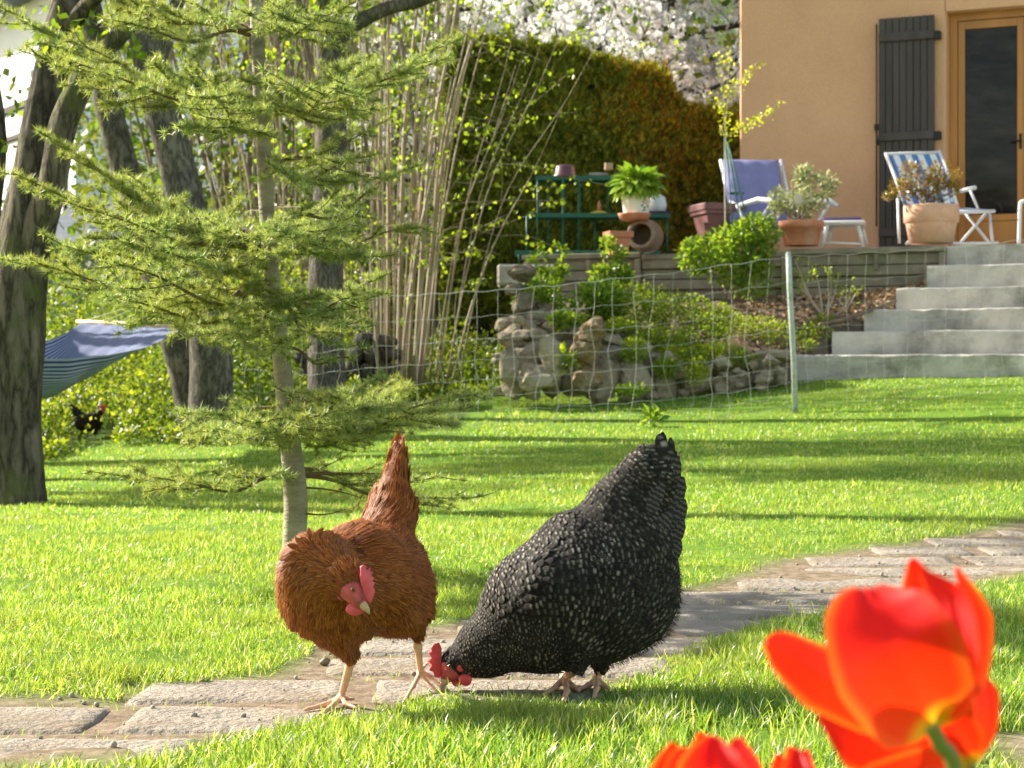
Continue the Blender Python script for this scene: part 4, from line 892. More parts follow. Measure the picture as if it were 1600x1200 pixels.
POT = lambda rt, rb, lip=.2, w_=1.06: [(.01, 0), (rb, 0), (rb*1.01, .01), (rt*.94, 1-lip), (rt*w_, 1-lip+.01), (rt*w_*1.02, .985), (rt*w_, 1), (rt*.95, 1), (rt*.88, .9), (rt*.85, .8)]
# terracotta pot with variegated shrub
lathe_thing('plant_pot', 'round terracotta pot holding a cream-and-green shrub at the terrace edge', 'flower pot', 1252, 346, 384, 16.75, POT(33, 26, .3), M_TERRA, soil=(29, .88))
M_VAR = leafy('variegated_leaf', [(.17, .22, .10), (.38, .42, .22), (.62, .62, .42), (.12, .17, .06)], trans=.35, tcol=(1.2, 1.2, .8))
plant('variegated_shrub', 'cream and green variegated shrub growing in the round terracotta pot', 'shrub', P(1252, 348, 16.75), [bl(1252, 312, 16.75, 38, 26, 3), bl(1255, 275, 16.75, 18, 16, 1), bl(1222, 305, 16.75, 22, 14, 1.2), bl(1288, 292, 16.75, 22, 22, 1.5), bl(1215, 325, 16.75, 14, 10, .6)], M_VAR, .045, 2000, 16, M_WOODY, wid=.5)
b = MB(); c = Pa(1248, 310, 16.5); b.box(c, (S(12, 16.5), .004, S(15, 16.5)), rz=.1); b.tube([c-[0, 0, .03], Pa(1246, 345, 16.6)], .003, 5); tag(b.build('plant_label', plain('label_card', (.66, .55, .46), rough=.7, bstr=0)), 'small blank pinkish tag stuck in the variegated shrub', 'plant tag')
# pale terracotta pot with berberis-like shrub
lathe_thing('plant_pot', 'large pale terracotta pot with a broad rim at the top of the stairs', 'flower pot', 1455, 321, 381, 16.55, [(.01, 0), (34, 0), (39, .5), (40, .54), (42.5, .56), (43, .97), (42, 1), (38, 1), (37, .85)], M_TERRAP, soil=(38, .92))
M_BERB = leafy('bronze_leaf', [(.13, .13, .03), (.24, .20, .04), (.36, .30, .06), (.28, .11, .06)], trans=.35, rough=.3, spec=.6, tcol=(1.4, 1.1, .5))
plant('bronze_shrub', 'glossy bronze-green shrub in the large pale pot before the deck chair', 'shrub', P(1455, 322, 16.55), [bl(1440, 285, 16.55, 40, 22, 3), bl(1470, 275, 16.55, 34, 22, 2.4), bl(1410, 295, 16.55, 24, 16, 1), bl(1425, 262, 16.55, 22, 12, .8), bl(1455, 305, 16.55, 24, 14, 1), bl(1390, 305, 16.55, 10, 6, .3), bl(1490, 295, 16.55, 14, 12, .6)], M_BERB, .038, 1900, 22, M_WOODY, wid=.55)
# plum planter
d = 17.3; base = Pa(1120, 378, d); t = thing('planter', 'big square plum-brown planter with a thick rim behind the rose bush', 'planter', tuple(base)); b = MB()
def sqring(b, c, prof, mi=0, rz=.3):
    vs = []; fs = []
    for (h, z) in prof:
        for (sx, sy) in ((-1, -1), (1, -1), (1, 1), (-1, 1)):
            x, y = sx*h, sy*h; vs.append(c+np.array([x*math.cos(rz)-y*math.sin(rz), x*math.sin(rz)+y*math.cos(rz), z]))
    for i in range(len(prof)-1):
        for j in range(4): k = (j+1) % 4; fs.append((i*4+j, i*4+k, i*4+4+k, i*4+4+j))
    fs.append((3, 2, 1, 0)); n_ = (len(prof)-1)*4; fs.append((n_, n_+1, n_+2, n_+3)); b.faces(vs, fs, mi, smooth=False)
H = S(58, d); sqring(b, base, [(.115, 0), (.165, H*.68), (.168, H*.70), (.185, H*.72), (.187, H*.80), (.195, H*.81), (.20, H*.84), (.20, H*.97), (.195, H), (.17, H), (.165, H*.9)]); b.build('pot', M_PLUM, t)
# metal shelf
d = 17.9; t = thing('metal_shelf', 'tiered green metal plant stand in front of the dark hedge', 'shelf', tuple(P(930, 400, d)))
for (xa, xb, y, dd) in ((838, 958, 279, d+.15), (825, 1045, 337, d), (806, 1030, 395, d-.2)):
    b = MB(); A = Pa(xa, y, dd); B = Pa(xb, y, dd); b.box((A+B)/2, (B[0]-A[0], .26, .018)); b.build('shelf', M_GMET, t)
    b = MB()
    for q in range(2): b.box((A+B)/2+[0, -.132+.264*q, -.008], (B[0]-A[0]+.01, .012, .04)); 
    b.build('rail', M_GMET, t)
for (x_, y0_, y1_, dd) in ((840, 279, 400, d+.02), (857, 279, 400, d+.27), (880, 279, 400, d), (905, 279, 400, d+.02), (930, 337, 400, d), (950, 279, 337, d+.28), (823, 337, 398, d-.12), (1043, 337, 398, d-.12), (811, 395, 410, d-.3)):
    b = MB(); b.tube([Pa(x_, y0_, dd), Pa(x_, y1_+4, dd)], S(5 if x_ in (880, 905) else 3, d)/2, 6); b.build('leg', M_GMET, t)
M_MAROON = plain('maroon_bowl', (.13, .045, .055), (.09, .035, .045), rough=.3, bstr=0, spec=.6)
b = MB(); c = Pa(883, 278, d+.1); b.lathe(c, [(.001, S(20, d)), (S(12, d), S(20, d)), (S(15, d), S(17, d)), (S(17, d), S(5, d)), (S(20, d), S(3, d)), (S(20, d), 0.002), (.001, 0.002)], 28); tag(b.build('bowl', M_MAROON), 'dark maroon bowl turned upside down on the top of the green stand', 'bowl')
b = MB(); c = Pa(934, 277, d+.1); b.lathe(c, [(.001, .002), (S(14, d), .002), (S(16, d), S(5, d)), (S(15, d), S(6, d)), (.001, S(3, d))], 24); tag(b.build('dish', plain('grey_dish', (.30, .29, .28), rough=.6, bstr=0)), 'flat grey dish on the top of the green stand', 'dish')
b = MB(); c = Pa(936, 336, d-.02); b.lathe(c, [(.001, .002), (S(10, d), .002), (S(14, d), S(3, d)), (S(8, d), S(6, d)), (.001, S(7, d))], 24); tag(b.build('saucer', plain('yellow_glaze', (.62, .50, .06), rough=.35, bstr=0)), 'yellow domed saucer on the middle shelf of the green stand', 'saucer')
b = MB(); c = Pa(936, 329, d-.02); b.lathe(c, [(.001, 0), (S(4, d), 0), (S(2.4, d), S(5, d)), (S(3.6, d), S(8, d)), (S(1.6, d), S(11, d)), (S(2.2, d), S(14, d)), (.001, S(15, d))], 16); tag(b.build('figurine', M_TERRA), 'tiny terracotta figurine standing on the yellow saucer', 'figurine')
# drain pipe lying, saucer, white pot
d = 17.0; c = Pa(1001, 366, d); t = thing('clay_pipe', 'short wide clay drainpipe lying on its side, its dark mouth facing the lawn', 'pipe', tuple(c)); R_o = S(22, d); R_i = S(17, d)
ax = np.array([[1, 0, 0], [0, 0, 1.], [.28, .96, 0]]); ax[0] = unit(np.cross([0, 0, 1.], ax[2])); b = MB(); b.lathe(c, [(R_i, .22), (R_i*.99, .0), (R_i, -.004), (R_o, -.004), (R_o*1.03, .02), (R_o*1.15, .1), (R_o*1.2, .28), (R_o, .32), (R_i, .32), (.001, .31)], 32, axis=ax); b.build('pipe', plain('glazed_clay', (.27, .19, .14), (.2, .14, .10), rough=.5, dirt=(.4, .33, .27)), t)
d = 17.0; b = MB(); c = Pa(991, 344, d); b.lathe(c, [(.001, 0), (S(22, d), 0), (S(25, d), S(8, d)), (S(26, d), S(10, d)), (S(24, d), S(10, d)), (S(22, d), S(4, d)), (.001, S(4, d))], 28); tag(b.build('saucer', M_TERRA), 'round terracotta saucer under the white flower-painted pot', 'saucer')
M_CERAM = plain('white_ceramic', (.78, .77, .74), (.72, .71, .68), rough=.3, bstr=0, spec=.5)
t = lathe_thing('plant_pot', 'white pot painted with a small red flower, on the terracotta saucer', 'flower pot', 994, 300, 337, d, [(.01, 0), (18, 0), (20, .1), (22, .6), (22.5, .88), (24.5, .9), (25, .98), (24, 1), (22, 1), (21, .85)], M_CERAM, soil=(21, .9))
b = MB(); c = np.array(P(994, 337, d)); H = S(37, d)
def onpot(dx, py, rr=.004):
    z = S(337-py, d); r_ = S(21.6, d); x = S(dx, d); return c+np.array([x, -math.sqrt(max(r_*r_-x*x, 0))-.001, z])
pm = MB()
for k in range(6): an = k/6*6.28; q = onpot(12+3.6*math.cos(an), 317+2.6*math.sin(an)); pm.faces((iv*[.011, .002, .009])+q, if_)
pm.build('flower_motif', plain('red_paint', (.62, .16, .10), rough=.4, bstr=0), t)
pm = MB()
for (dx, py) in ((8, 323), (12, 326), (16, 323), (11, 330)): pm.faces((iv*[.013, .002, .008])+onpot(dx, py), if_)
pm.build('leaf_motif', plain('dark_green_paint', (.04, .09, .07), rough=.4, bstr=0), t)
M_BIGL = leafy('broad_leaf', [(.16, .32, .03), (.26, .42, .05), (.40, .52, .10)], trans=.4, rough=.35, tcol=(1.3, 1.25, .6))
BIG_V = [(0, 0, 0), (-.35, .25, .08), (0, .3, 0), (.35, .25, .08), (-.42, .6, .02), (0, .65, -.04), (.42, .6, .02), (0, 1.05, -.22)]
BIG_F = [(0, 2, 1), (0, 3, 2), (1, 2, 5, 4), (2, 3, 6, 5), (4, 5, 7), (5, 6, 7)]
t = thing('potted_plant', 'broad-leaved light green houseplant with arching leaves in the white pot', 'plant', tuple(P(994, 302, 17))); b = MB(); n = 260; an = rng.uniform(0, 6.28, n); el = rng.uniform(-.5, 1.2, n); dr = np.c_[np.cos(an)*np.cos(el), np.sin(an)*np.cos(el), np.sin(el)]
O = np.array(P(995, 290, 17))+dr*np.array([S(26, 17), S(20, 17), S(18, 17)])*rng.uniform(.5, 1.05, (n, 1)); dd = dr+np.c_[np.zeros(n), np.zeros(n), -.35*np.ones(n)]; X, Y, Z = frames(n, dd, np.c_[rng.normal(size=(n, 2))*.25, np.ones(n)]); Z = -Z*np.sign(-Z[:, 2:3]); X = np.cross(Y, Z); s_ = rng.uniform(.10, .16, n)
b.scatter(BIG_V, BIG_F, [(0, 0)]*8, O, X, Y, Z, s_*.5, s_, s_); b.build('leaves', M_BIGL, t)
b = MB()
for k in range(26): e = O[k*8]; p0 = np.array(P(994, 304, 17)); b.tube([p0, (p0+e)/2+[0, 0, .03], e], .003, 4)
b.build('stems', M_STEM, t)
b = MB(); b.box(Pa(951, 260, 17.2), (S(12, 17), .06, S(11, 17)), rz=.2); tag(b.build('wood_block', plain('pinkish_block', (.45, .28, .2), rough=.8)), 'small pinkish-brown block peeping out left of the houseplant leaves', 'block')
d = 17.35; c = Pa(1027, 333, d); b = MB(); b.lathe(c, [(.001, 0), (S(22, d), .0), (S(23, d), .008), (.001, .01)], 24); tag(b.build('plate', plain('navy_plate', (.04, .05, .13), rough=.4, bstr=0)), 'dark blue plate on the green stand beside the white pot', 'plate')
b = MB(); b.lathe(c+[0, 0, .012], [(.001, 0), (S(13, d), 0), (S(15, d), S(10, d)), (S(12.5, d), S(22, d)), (S(8, d), S(26, d)), (.001, S(27, d))], 24); tag(b.build('jar', plain('pale_blue_glaze', (.55, .62, .76), (.7, .74, .8), rough=.25, bstr=0)), 'rounded pale blue jar standing on the dark blue plate', 'jar')
d = 16.7; base = Pa(966, 398, d); t = thing('plant_pot', 'square orange terracotta pot with thin seedlings on the terrace edge', 'flower pot', tuple(base)); b = MB(); H = S(36, d); sqring(b, base, [(S(12, d), 0), (S(15, d), H*.72), (S(19, d), H*.74), (S(19.5, d), H), (S(17, d), H), (S(16, d), H*.8)], rz=.25); b.build('pot', M_TERRA, t)
# garden lounge chair with cushion
d = 17.4; UA = U; t = thing('lounge_chair', 'reclining white garden chair with a tufted lilac-blue cushion', 'lounge chair', tuple(P(1180, 383, d)))
M_CUSH = plain('lilac_cloth', (.24, .24, .44), (.20, .20, .38), rough=.9, scale=6, bs=120, bstr=.2, spec=.1)
def pad(b, p00, p10, p11, p01, th, nu=24, nv=24, tuft=None, seed=0):
    """soft cushion between four corners"""
    p00, p10, p11, p01 = [np.array(q, float) for q in (p00, p10, p11, p01)]; n_ = unit(np.cross(p10-p00, p01-p00)); vs = []
    for sgn in (1, -1):
        for i in range(nu+1):
            for j in range(nv+1):
                u = i/nu; v = j/nv; p = (p00*(1-u)+p10*u)*(1-v)+(p01*(1-u)+p11*u)*v; e = min(u, 1-u, v, 1-v); h = th*(min(1, e/.10)**.5)*.5
                if tuft: 
                    h *= .72+.28*abs(math.sin(v*math.pi*tuft[1]))**.5; tu = abs(math.sin(u*math.pi*tuft[0])); h *= .8+.2*tu
                vs.append(p+n_*sgn*h)
    m_ = (nu+1)*(nv+1); fs = []
    for s_ in range(2):
        for i in range(nu):
            for j in range(nv):
                a = s_*m_+i*(nv+1)+j; f = (a, a+nv+1, a+nv+2, a+1); fs.append(f if s_ == 0 else f[::-1])
    for i in range(nu): fs.append((i*(nv+1), m_+i*(nv+1), m_+(i+1)*(nv+1), (i+1)*(nv+1))); a = i*(nv+1)+nv; fs.append((a, a+nv+1, m_+a+nv+1, m_+a))
    for j in range(nv): fs.append((j, j+1, m_+j+1, m_+j)); a = nu*(nv+1)+j; fs.append((a, m_+a, m_+a+1, a+1))
    b.faces(vs, fs)
b = MB(); pad(b, Pa(1140, 348, 17.1), Pa(1232, 352, 17.2), Pa(1216, 250, 17.7), Pa(1128, 249, 17.65), .085, tuft=(3, 4)); b.build('back_cushion', M_CUSH, t)
b = MB(); pad(b, Pa(1140, 350, 17.1), Pa(1232, 352, 17.2), Pa(1252, 353, 16.85), Pa(1150, 352, 16.75), .08, tuft=(3, 2)); b.build('seat_cushion', M_CUSH, t)
b = MB()
for k in range(2):
    o_ = Pa(1134 if k == 0 else 1224, 300, 17.5)
    b.tube([Pa(1126+94*k, 250, 17.74), Pa(1136+94*k, 300, 17.5), Pa(1150+94*k, 352, 17.2)], .017, 8)
b.tube([Pa(1126, 252, 17.74), Pa(1220, 254, 17.78)], .017, 8); b.build('back_frame', M_WPL, t)
for k in range(2):
    dd = 17.0+.35*k; x_ = 92*k
    b = MB(); b.tube([Pa(1140+x_, 314, dd+.2), Pa(1152+x_, 322, dd+.15), Pa(1185+x_, 312, dd), Pa(1205+x_, 314, dd-.1), Pa(1216+x_, 322, dd-.15)], [.012, .022, .026, .026, .02], 10); b.build('armrest', M_WPL, t)
    for (a_, c_) in (((1152, 320), (1176, 386)), ((1205, 318), (1160, 386))):
        b = MB(); b.tube([Pa(a_[0]+x_, a_[1], dd+.05), Pa(c_[0]+x_, c_[1], dd)], .014, 8); b.build('leg', M_WPL, t)
# footstool
d = 17.15; t = thing('footstool', 'low white plastic footstool with a thin purple cushion beside the terracotta pot', 'footstool', tuple(P(1318, 384, d)))
b = MB(); A = Pa(1284, 347, d); B = Pa(1352, 347, d); b.box((A+B)/2+[0, .05, -.012], (B[0]-A[0]+.02, .40, .035), rz=-.2, bevel=.014); b.build('seat', M_WPL, t)
b = MB(); q = (A+B)/2+[0, .05, .018]; b.box(q, (B[0]-A[0]-.05, .34, .03), rz=-.2, bevel=.012); b.build('cushion', plain('purple_cloth', (.13, .09, .24), rough=.9, bs=100), t)
for (xa, xb, dd) in ((1292, 1284, d-.1), (1340, 1349, d-.1), (1300, 1294, d+.25), (1346, 1354, d+.2)):
    b = MB(); b.tube([Pa(xa, 352, dd), Pa(xb, 386 if dd < d else 382, dd)], [.022, .015], 8); b.build('leg', M_WPL, t)
b = MB(); b.tube([Pa(1286, 379, d-.1), Pa(1346, 381, d-.1)], .011, 6); b.build('stretcher', M_WPL, t)
# deck chair
t = thing('deck_chair', 'white folding deck chair with blue and white striped canvas by the shutter', 'deck chair', tuple(P(1460, 382, 17.0)))
m, nt, b_, o = newmat('deck_canvas'); tc = nt.nodes.new('ShaderNodeTexCoord'); wv = nt.nodes.new('ShaderNodeTexWave'); wv.bands_direction = 'X'; wv.inputs['Scale'].default_value = 1.25; lk(nt, tc.outputs['UV'], wv.inputs['Vector'])
r_ = ramp(nt, [(.47, (.10, .22, .48)), (.53, (.76, .78, .80))]); lk(nt, wv.outputs[0], r_.inputs[0]); lk(nt, r_.outputs[0], b_.inputs['Base Color']); b_.inputs['Roughness'].default_value = .9; M_DECK = m
def strip(b, rows):   # rows of (left pt, right pt) -> ribbon with thickness
    K = 8; vs = []; uv = []
    for zoff in (0, .006):
        for i, (a, c_) in enumerate(rows):
            for k in range(K+1): vs.append(a+(c_-a)*k/K+np.array([0, zoff, zoff*.5])); uv.append((k/K, i/len(rows)))
    n_ = len(rows)*(K+1); fs = [(s_*n_+i*(K+1)+k, s_*n_+i*(K+1)+k+1, s_*n_+(i+1)*(K+1)+k+1, s_*n_+(i+1)*(K+1)+k) for s_ in (0, 1) for i in range(len(rows)-1) for k in range(K)]
    b.faces(vs, fs, uvv=uv)
b = MB(); strip(b, [(Pa(1390, 243, 17.5), Pa(1466, 241, 17.6)), (Pa(1398, 262, 17.4), Pa(1474, 260, 17.5)), (Pa(1406, 290, 17.2), Pa(1483, 290, 17.3)), (Pa(1414, 325, 17.0), Pa(1492, 326, 17.1))]); b.build('back_canvas', M_DECK, t)
b = MB(); strip(b, [(Pa(1414, 325, 17.0), Pa(1492, 326, 17.1)), (Pa(1445, 331, 16.9), Pa(1515, 325, 17.15)), (Pa(1480, 333, 16.85), Pa(1548, 328, 17.1))]); b.build('seat_canvas', M_DECK, t)
for k in range(2):
    x_ = 84*k if k == 0 else 84; dd = .08*k
    b = MB(); b.tube([Pa(1384+x_, 240-4*k, 17.55+dd), Pa(1396+x_, 270, 17.35+dd), Pa(1418+x_*.95, 330, 17.0+dd)], .0175, 8); b.build('back_post', M_WPL, t)
    b = MB(); b.tube([Pa(1404+x_, 306-4*k, 17.3+dd), Pa(1418+x_, 302-4*k, 17.1+dd), Pa(1440+x_, 293, 16.95+dd)], [.015, .02, .02], 8); b.build('armrest', M_WPL, t)
    b = MB(); b.tube([Pa(1432+x_, 297, 16.95+dd), Pa(1444+x_, 326, 16.95+dd)], .012, 8); b.build('arm_support', M_WPL, t)
    for (a_, c_) in (((1403, 310), (1405, 380)), ((1420, 328), (1462, 382)), ((1458, 332), (1416, 382)), ((1462, 332), (1467, 382))):
        b = MB(); b.tube([Pa(a_[0]+x_, a_[1], 17.1+dd), Pa(c_[0]+x_, c_[1]-2*k, 16.95+dd)], .013, 8); b.build('leg', M_WPL, t)
for (pa_, pb_, rr_) in ((Pa(1384, 241, 17.55), Pa(1469, 238, 17.63), .015), (Pa(1466, 333, 16.9), Pa(1554, 330, 17.05), .017), (Pa(1466, 381, 16.95), Pa(1560, 379, 17.05), .011)):
    b = MB(); b.tube([pa_, pb_], rr_, 8); b.build('crossbar', M_WPL, t)
# white tubular rail at the right edge
b = MB(); p, r_ = refine([Pa(1592, 384, 16.4), Pa(1593, 345, 16.4), Pa(1594, 322, 16.4), Pa(1600, 314, 16.4), Pa(1640, 312, 16.4), Pa(1646, 322, 16.4), Pa(1647, 384, 16.4)], [.016]*7, 4); b.tube(p, r_, 8)
tag(b.build('chair_frame', M_WPL), 'white tubular metal leg of a chair cut off by the right picture edge', 'metal frame')
# obelisk
t = thing('obelisk', 'slim dark green metal plant obelisk rising out of the rose bush', 'plant support', tuple(P(1158, 440, 16.0))); d = 16.0
for (xb, dd) in ((1133, 0), (1152, -.12), (1172, .0), (1190, .12)):
    b = MB(); b.tube([Pa(1134+(xb-1160)*.06, 214, d), Pa(xb, 440, d+dd)], .007, 6); b.build('rod', M_GMET, t)
b = MB(); c = Pa(1150, 302, d); b.tube([c+[math.cos(q)*S(12, d), math.sin(q)*.06, 0] for q in np.linspace(0, 6.2832, 17)], .006, 5); b.build('ring', M_GMET, t)
# twining climber on top of it
t = thing('climbing_plant', 'wispy climber with tiny yellow leaves above the obelisk in front of the house corner', 'climber', tuple(P(1135, 440, 15.9))); b = MB(); lo = []
for pts in ([(1135, 440), (1133, 300), (1134, 215), (1131, 160), (1138, 120), (1142, 75)], [(1134, 215), (1150, 205), (1180, 190), (1220, 160)], [(1134, 190), (1140, 150), (1160, 125), (1186, 95)], [(1132, 175), (1120, 160), (1098, 145)], [(1133, 150), (1122, 110), (1126, 88)], [(1180, 190), (1192, 178), (1212, 170)], [(1138, 140), (1160, 130), (1175, 110)], [(1134, 215), (1128, 205), (1132, 190)], [(1150, 205), (1165, 195), (1172, 196)]):
    p, r_ = refine([Pa(x_, y_, 15.95+rng.normal()*.02) for x_, y_ in pts], np.linspace(.007, .002, len(pts)), 5); b.tube(p, r_, 5); lo += [q for q in p if q[2] > P(0, 212, 15.9)[2]]
b.build('stems', plain('pale_stem', (.42, .38, .28), rough=.8, bstr=0), t)
lo = np.array(lo); k = rng.integers(0, len(lo), 330); O = lo[k]+rng.normal(size=(330, 3))*.025; X, Y, Z = frames(330, rdir(330)); s_ = rng.uniform(.02, .045, 330); b = MB(); b.scatter(LEAF_V, LEAF_F, LEAF_UV, O, X, Y, Z, s_*.7, s_, s_); b.build('leaves', leafy('yellow_leaf', [(.42, .46, .03), (.55, .56, .05), (.3, .4, .03)], trans=.5), t)
# ================================================================ YOUNG CONIFER
M_CTRUNK = None
m, nt, b_, o = newmat('young_bark'); n = noise(nt, 5, 6, .7, stretch=(1, 1, 3.5)); r_ = ramp(nt, [(.3, (.34, .31, .22)), (.5, (.24, .21, .14)), (.68, (.13, .105, .07))]); lk(nt, n.outputs[0], r_.inputs[0]); lk(nt, r_.outputs[0], b_.inputs['Base Color']); b_.inputs['Roughness'].default_value = .75
n2 = noise(nt, 22, 4, .6, stretch=(1, 1, 4)); bump(nt, b_, n2.outputs[0], .6, .01); M_CTRUNK = m
M_CBR = plain('conifer_twig', (.15, .095, .045), (.09, .06, .03), rough=.8, bs=90, bstr=.3)
M_NEED = leafy('conifer_needle', [(.09, .16, .06), (.18, .27, .09), (.30, .39, .14), (.56, .60, .30)], trans=.5, rough=.4, tcol=(1.2, 1.15, .55), big=(.30, .33, .10), bigscale=3, spec=.5)
con = thing('young_conifer', 'young cedar with layered feathery green branches and a smooth pale trunk behind the brown hen', 'conifer', tuple(P(462, 875, 4.95)))
TD = 4.95
tr_pts = [(463, 890, TD, 44), (460, 860, TD, 38), (462, 780, TD, 37), (455, 700, TD, 33), (444, 600, TD, 29), (436, 520, TD, 27), (425, 440, TD, 25), (417, 330, TD, 24), (410, 200, TD, 24), (404, 90, TD, 22), (399, 0, TD, 19), (396, -150, TD, 14), (394, -330, TD, 8), (392, -480, TD, 3)]
p, r_ = rodpts(tr_pts); tp, tr_ = refine(p, r_, 8); b = MB(); b.tube(tp, tr_, 18, wob=.10, seed=4); b.build('trunk', M_CTRUNK, con)
def trunk_at(py):
    z = CAMZ-(py-600)/FPX*TD; j = int(np.argmin(np.abs(tp[:, 2]-z))); return tp[j], tr_[j]
NV = [(-.5, 0, 0), (.5, 0, 0), (0, 1, 0)]; NF = [(0, 1, 2)]
wood = MB(); ned = []; NO = []; ND = []; NL = []
def needles(p, tan, dens, ln):
    """rosettes along a twig"""
    L = np.linalg.norm(np.diff(p, axis=0), axis=1).sum(); n = max(2, int(L/.0115*dens)); t = np.sort(rng.random(n))
    seg = np.linspace(0, 1, len(p)); C_ = np.stack([np.interp(t, seg, p[:, k]) for k in range(3)], 1)
    T = unit(p[-1]-p[0]); k = 20; c = np.repeat(C_, k, 0)+rng.normal(size=(n*k, 3))*.002
    q = rdir(n*k)+T*.35+np.array([0, 0, .35]); NO.append(c); ND.append(unit(q)); NL.append(ln*rng.uniform(.6, 1.15, n*k))
def branch(py0, tip, dens=1.0, spread=.30, bare=.1, r0=None, sub=True):
    a, ra = trunk_at(py0); e = Pa(*tip); L = np.linalg.norm(e-a); h = (e-a)/L
    mid = a+(e-a)*.45+np.array([0, 0, -.02-.05*L])+rng.normal(size=3)*.02*L
    pts, rr_ = refine([a, a+(mid-a)*.5+[0, 0, .012], mid, a+(e-a)*.75+[0, 0, -.03*L], e], np.array([1, .8, .6, .36, .12])*(r0 or (.003+.0075*L)), 5)
    wood.tube(pts, rr_, 6, wob=.15, seed=int(py0) % 50)
    side = unit(np.cross(h, ZU)); n = len(pts)
    nt_ = int(L/.034)
    for i in range(nt_):
        t = bare+(1-bare)*(i+rng.random())/nt_; j = min(int(t*(n-1)), n-2); c = pts[j]+(pts[j+1]-pts[j])*(t*(n-1)-j)
        sg = 1 if i % 2 else -1; prof_ = math.sin(min(1, (t+.12))*math.pi*.86)**.8
        l = spread*L*prof_*rng.uniform(.45, 1.1)*(.75 if L > .6 else 1)
        l = max(l, .03); dv = unit(side*sg*rng.uniform(.5, 1)+h*rng.uniform(.35, .9)+np.array([0, 0, rng.normal()*.22]))
        q = np.array([c, c+dv*l*.5+[0, 0, -.01*l], c+dv*l+[0, 0, .05*l]]); wood.tube(q, [.0018, .0014, .0007], 4); needles(q, dv, dens, .026)
        if l > .11:
            for s2 in range(int(l/.032)):
                tt = rng.uniform(.25, .95); c2 = q[0]+(q[2]-q[0])*tt; dv2 = unit(dv+side*rng.choice([-1, 1])*0+np.cross(dv, ZU)*rng.choice([-1, 1])*rng.uniform(.5, 1)+np.array([0, 0, rng.normal()*.25])); l2 = rng.uniform(.03, .075)
                q2 = np.array([c2, c2+dv2*l2*.5, c2+dv2*l2]); wood.tube(q2, [.0012, .001, .0006], 3); needles(q2, dv2, dens*.9, .024)
    needles(pts[int(n*.35):], h, dens*.9, .024)
D_ = TD
BR = [ # trunk py, tip(px,py,d)
 (738, (128, 735, 4.75), .8), (742, (235, 745, 4.5), .7), (640, (262, 640, 5.1)), (655, (345, 655, 5.5)), (632, (640, 600, 5.5)), (610, (560, 610, 4.3)), (638, (480, 650, 4.2)), (645, (400, 660, 4.3)), (642, (700, 655, 5.3)), (648, (330, 670, 4.45)), (655, (345, 655, 5.5)),
 (745, (735, 778, 5.15), .55), (735, (690, 745, 5.45), .6), (628, (770, 612, 4.95), .9), (620, (705, 640, 4.4)), (640, (650, 665, 4.8)), (650, (560, 690, 4.5), .7),
 (480, (52, 410, 4.8)), (478, (165, 462, 4.55)), (470, (200, 470, 5.5)), (462, (18, 405, 5.1)), (490, (330, 535, 5.2)), (455, (110, 450, 5.2)), (440, (180, 410, 4.3)), (470, (330, 520, 4.4)),
 (500, (575, 470, 5.2), .7), (540, (560, 560, 4.9), .6), (470, (560, 460, 4.6)), (480, (600, 430, 5.3)), (450, (520, 520, 4.4)),
 (392, (60, 300, 5.1)), (398, (25, 272, 4.7)), (392, (62, 205, 4.95)), (400, (140, 260, 4.9)), (388, (170, 340, 5.4)), (380, (150, 330, 4.4)), (400, (90, 380, 5.3)), (370, (210, 280, 5.5)), (395, (250, 390, 4.3)),
 (365, (660, 355, 4.9)), (350, (640, 262, 5.1)), (380, (600, 400, 4.6)), (372, (560, 330, 4.4)), (360, (540, 300, 5.5)), (345, (500, 360, 4.3)),
 (270, (560, 245, 4.5)), (262, (600, 190, 5.1)), (262, (520, 250, 5.4)),
 (160, (30, 78, 4.8)), (158, (110, 95, 4.5)), (162, (180, 105, 5.2)), (150, (20, 20, 5.3)), (172, (250, 110, 5.5)), (165, (330, 150, 4.3)), (160, (100, 60, 4.9)),
 (168, (700, 90, 4.9)), (160, (640, 110, 4.5)), (175, (600, 170, 5.2)), (155, (540, 130, 4.3)), (150, (720, 60, 5.2)), (165, (560, 90, 5.5)),
 (60, (60, -60, 5.0)), (50, (170, 30, 4.6)), (45, (250, -30, 5.3)), (55, (600, -20, 4.9)), (40, (520, 20, 4.5)), (-60, (180, -180, 4.9)), (-60, (620, -160, 5.0)), (-150, (250, -260, 4.8)), (-150, (540, -260, 5.1)), (-260, (300, -340, 4.9)), (-270, (480, -350, 5.0))]
for q in BR: branch(q[0], q[1], q[2] if len(q) > 2 else 1.0)
for (py0, tip, mid) in ((738, (600, 740, 5.0), (530, 740, 5.0)), (757, (566, 778, 4.95), (520, 766, 4.95)), (806, (540, 796, 4.9), (505, 804, 4.92))):
    a, ra = trunk_at(py0); wood.tube(refine([a, Pa(*mid), Pa(*tip)], [.006, .0045, .0015], 5)[0], np.linspace(.007 if py0 == 738 else .0035, .001, 11), 6)
wood.build('branches', M_CBR, con)
NO = np.concatenate(NO); ND = np.concatenate(ND); NL = np.concatenate(NL); n = len(NO); X, Y, Z = frames(n, ND)
b = MB(); b.scatter(NV, NF, [(0, 0), (1, 0), (.5, 1)], NO, X, Y, Z, .0021, NL, NL); b.build('needles', M_NEED, con); print('needles', n)
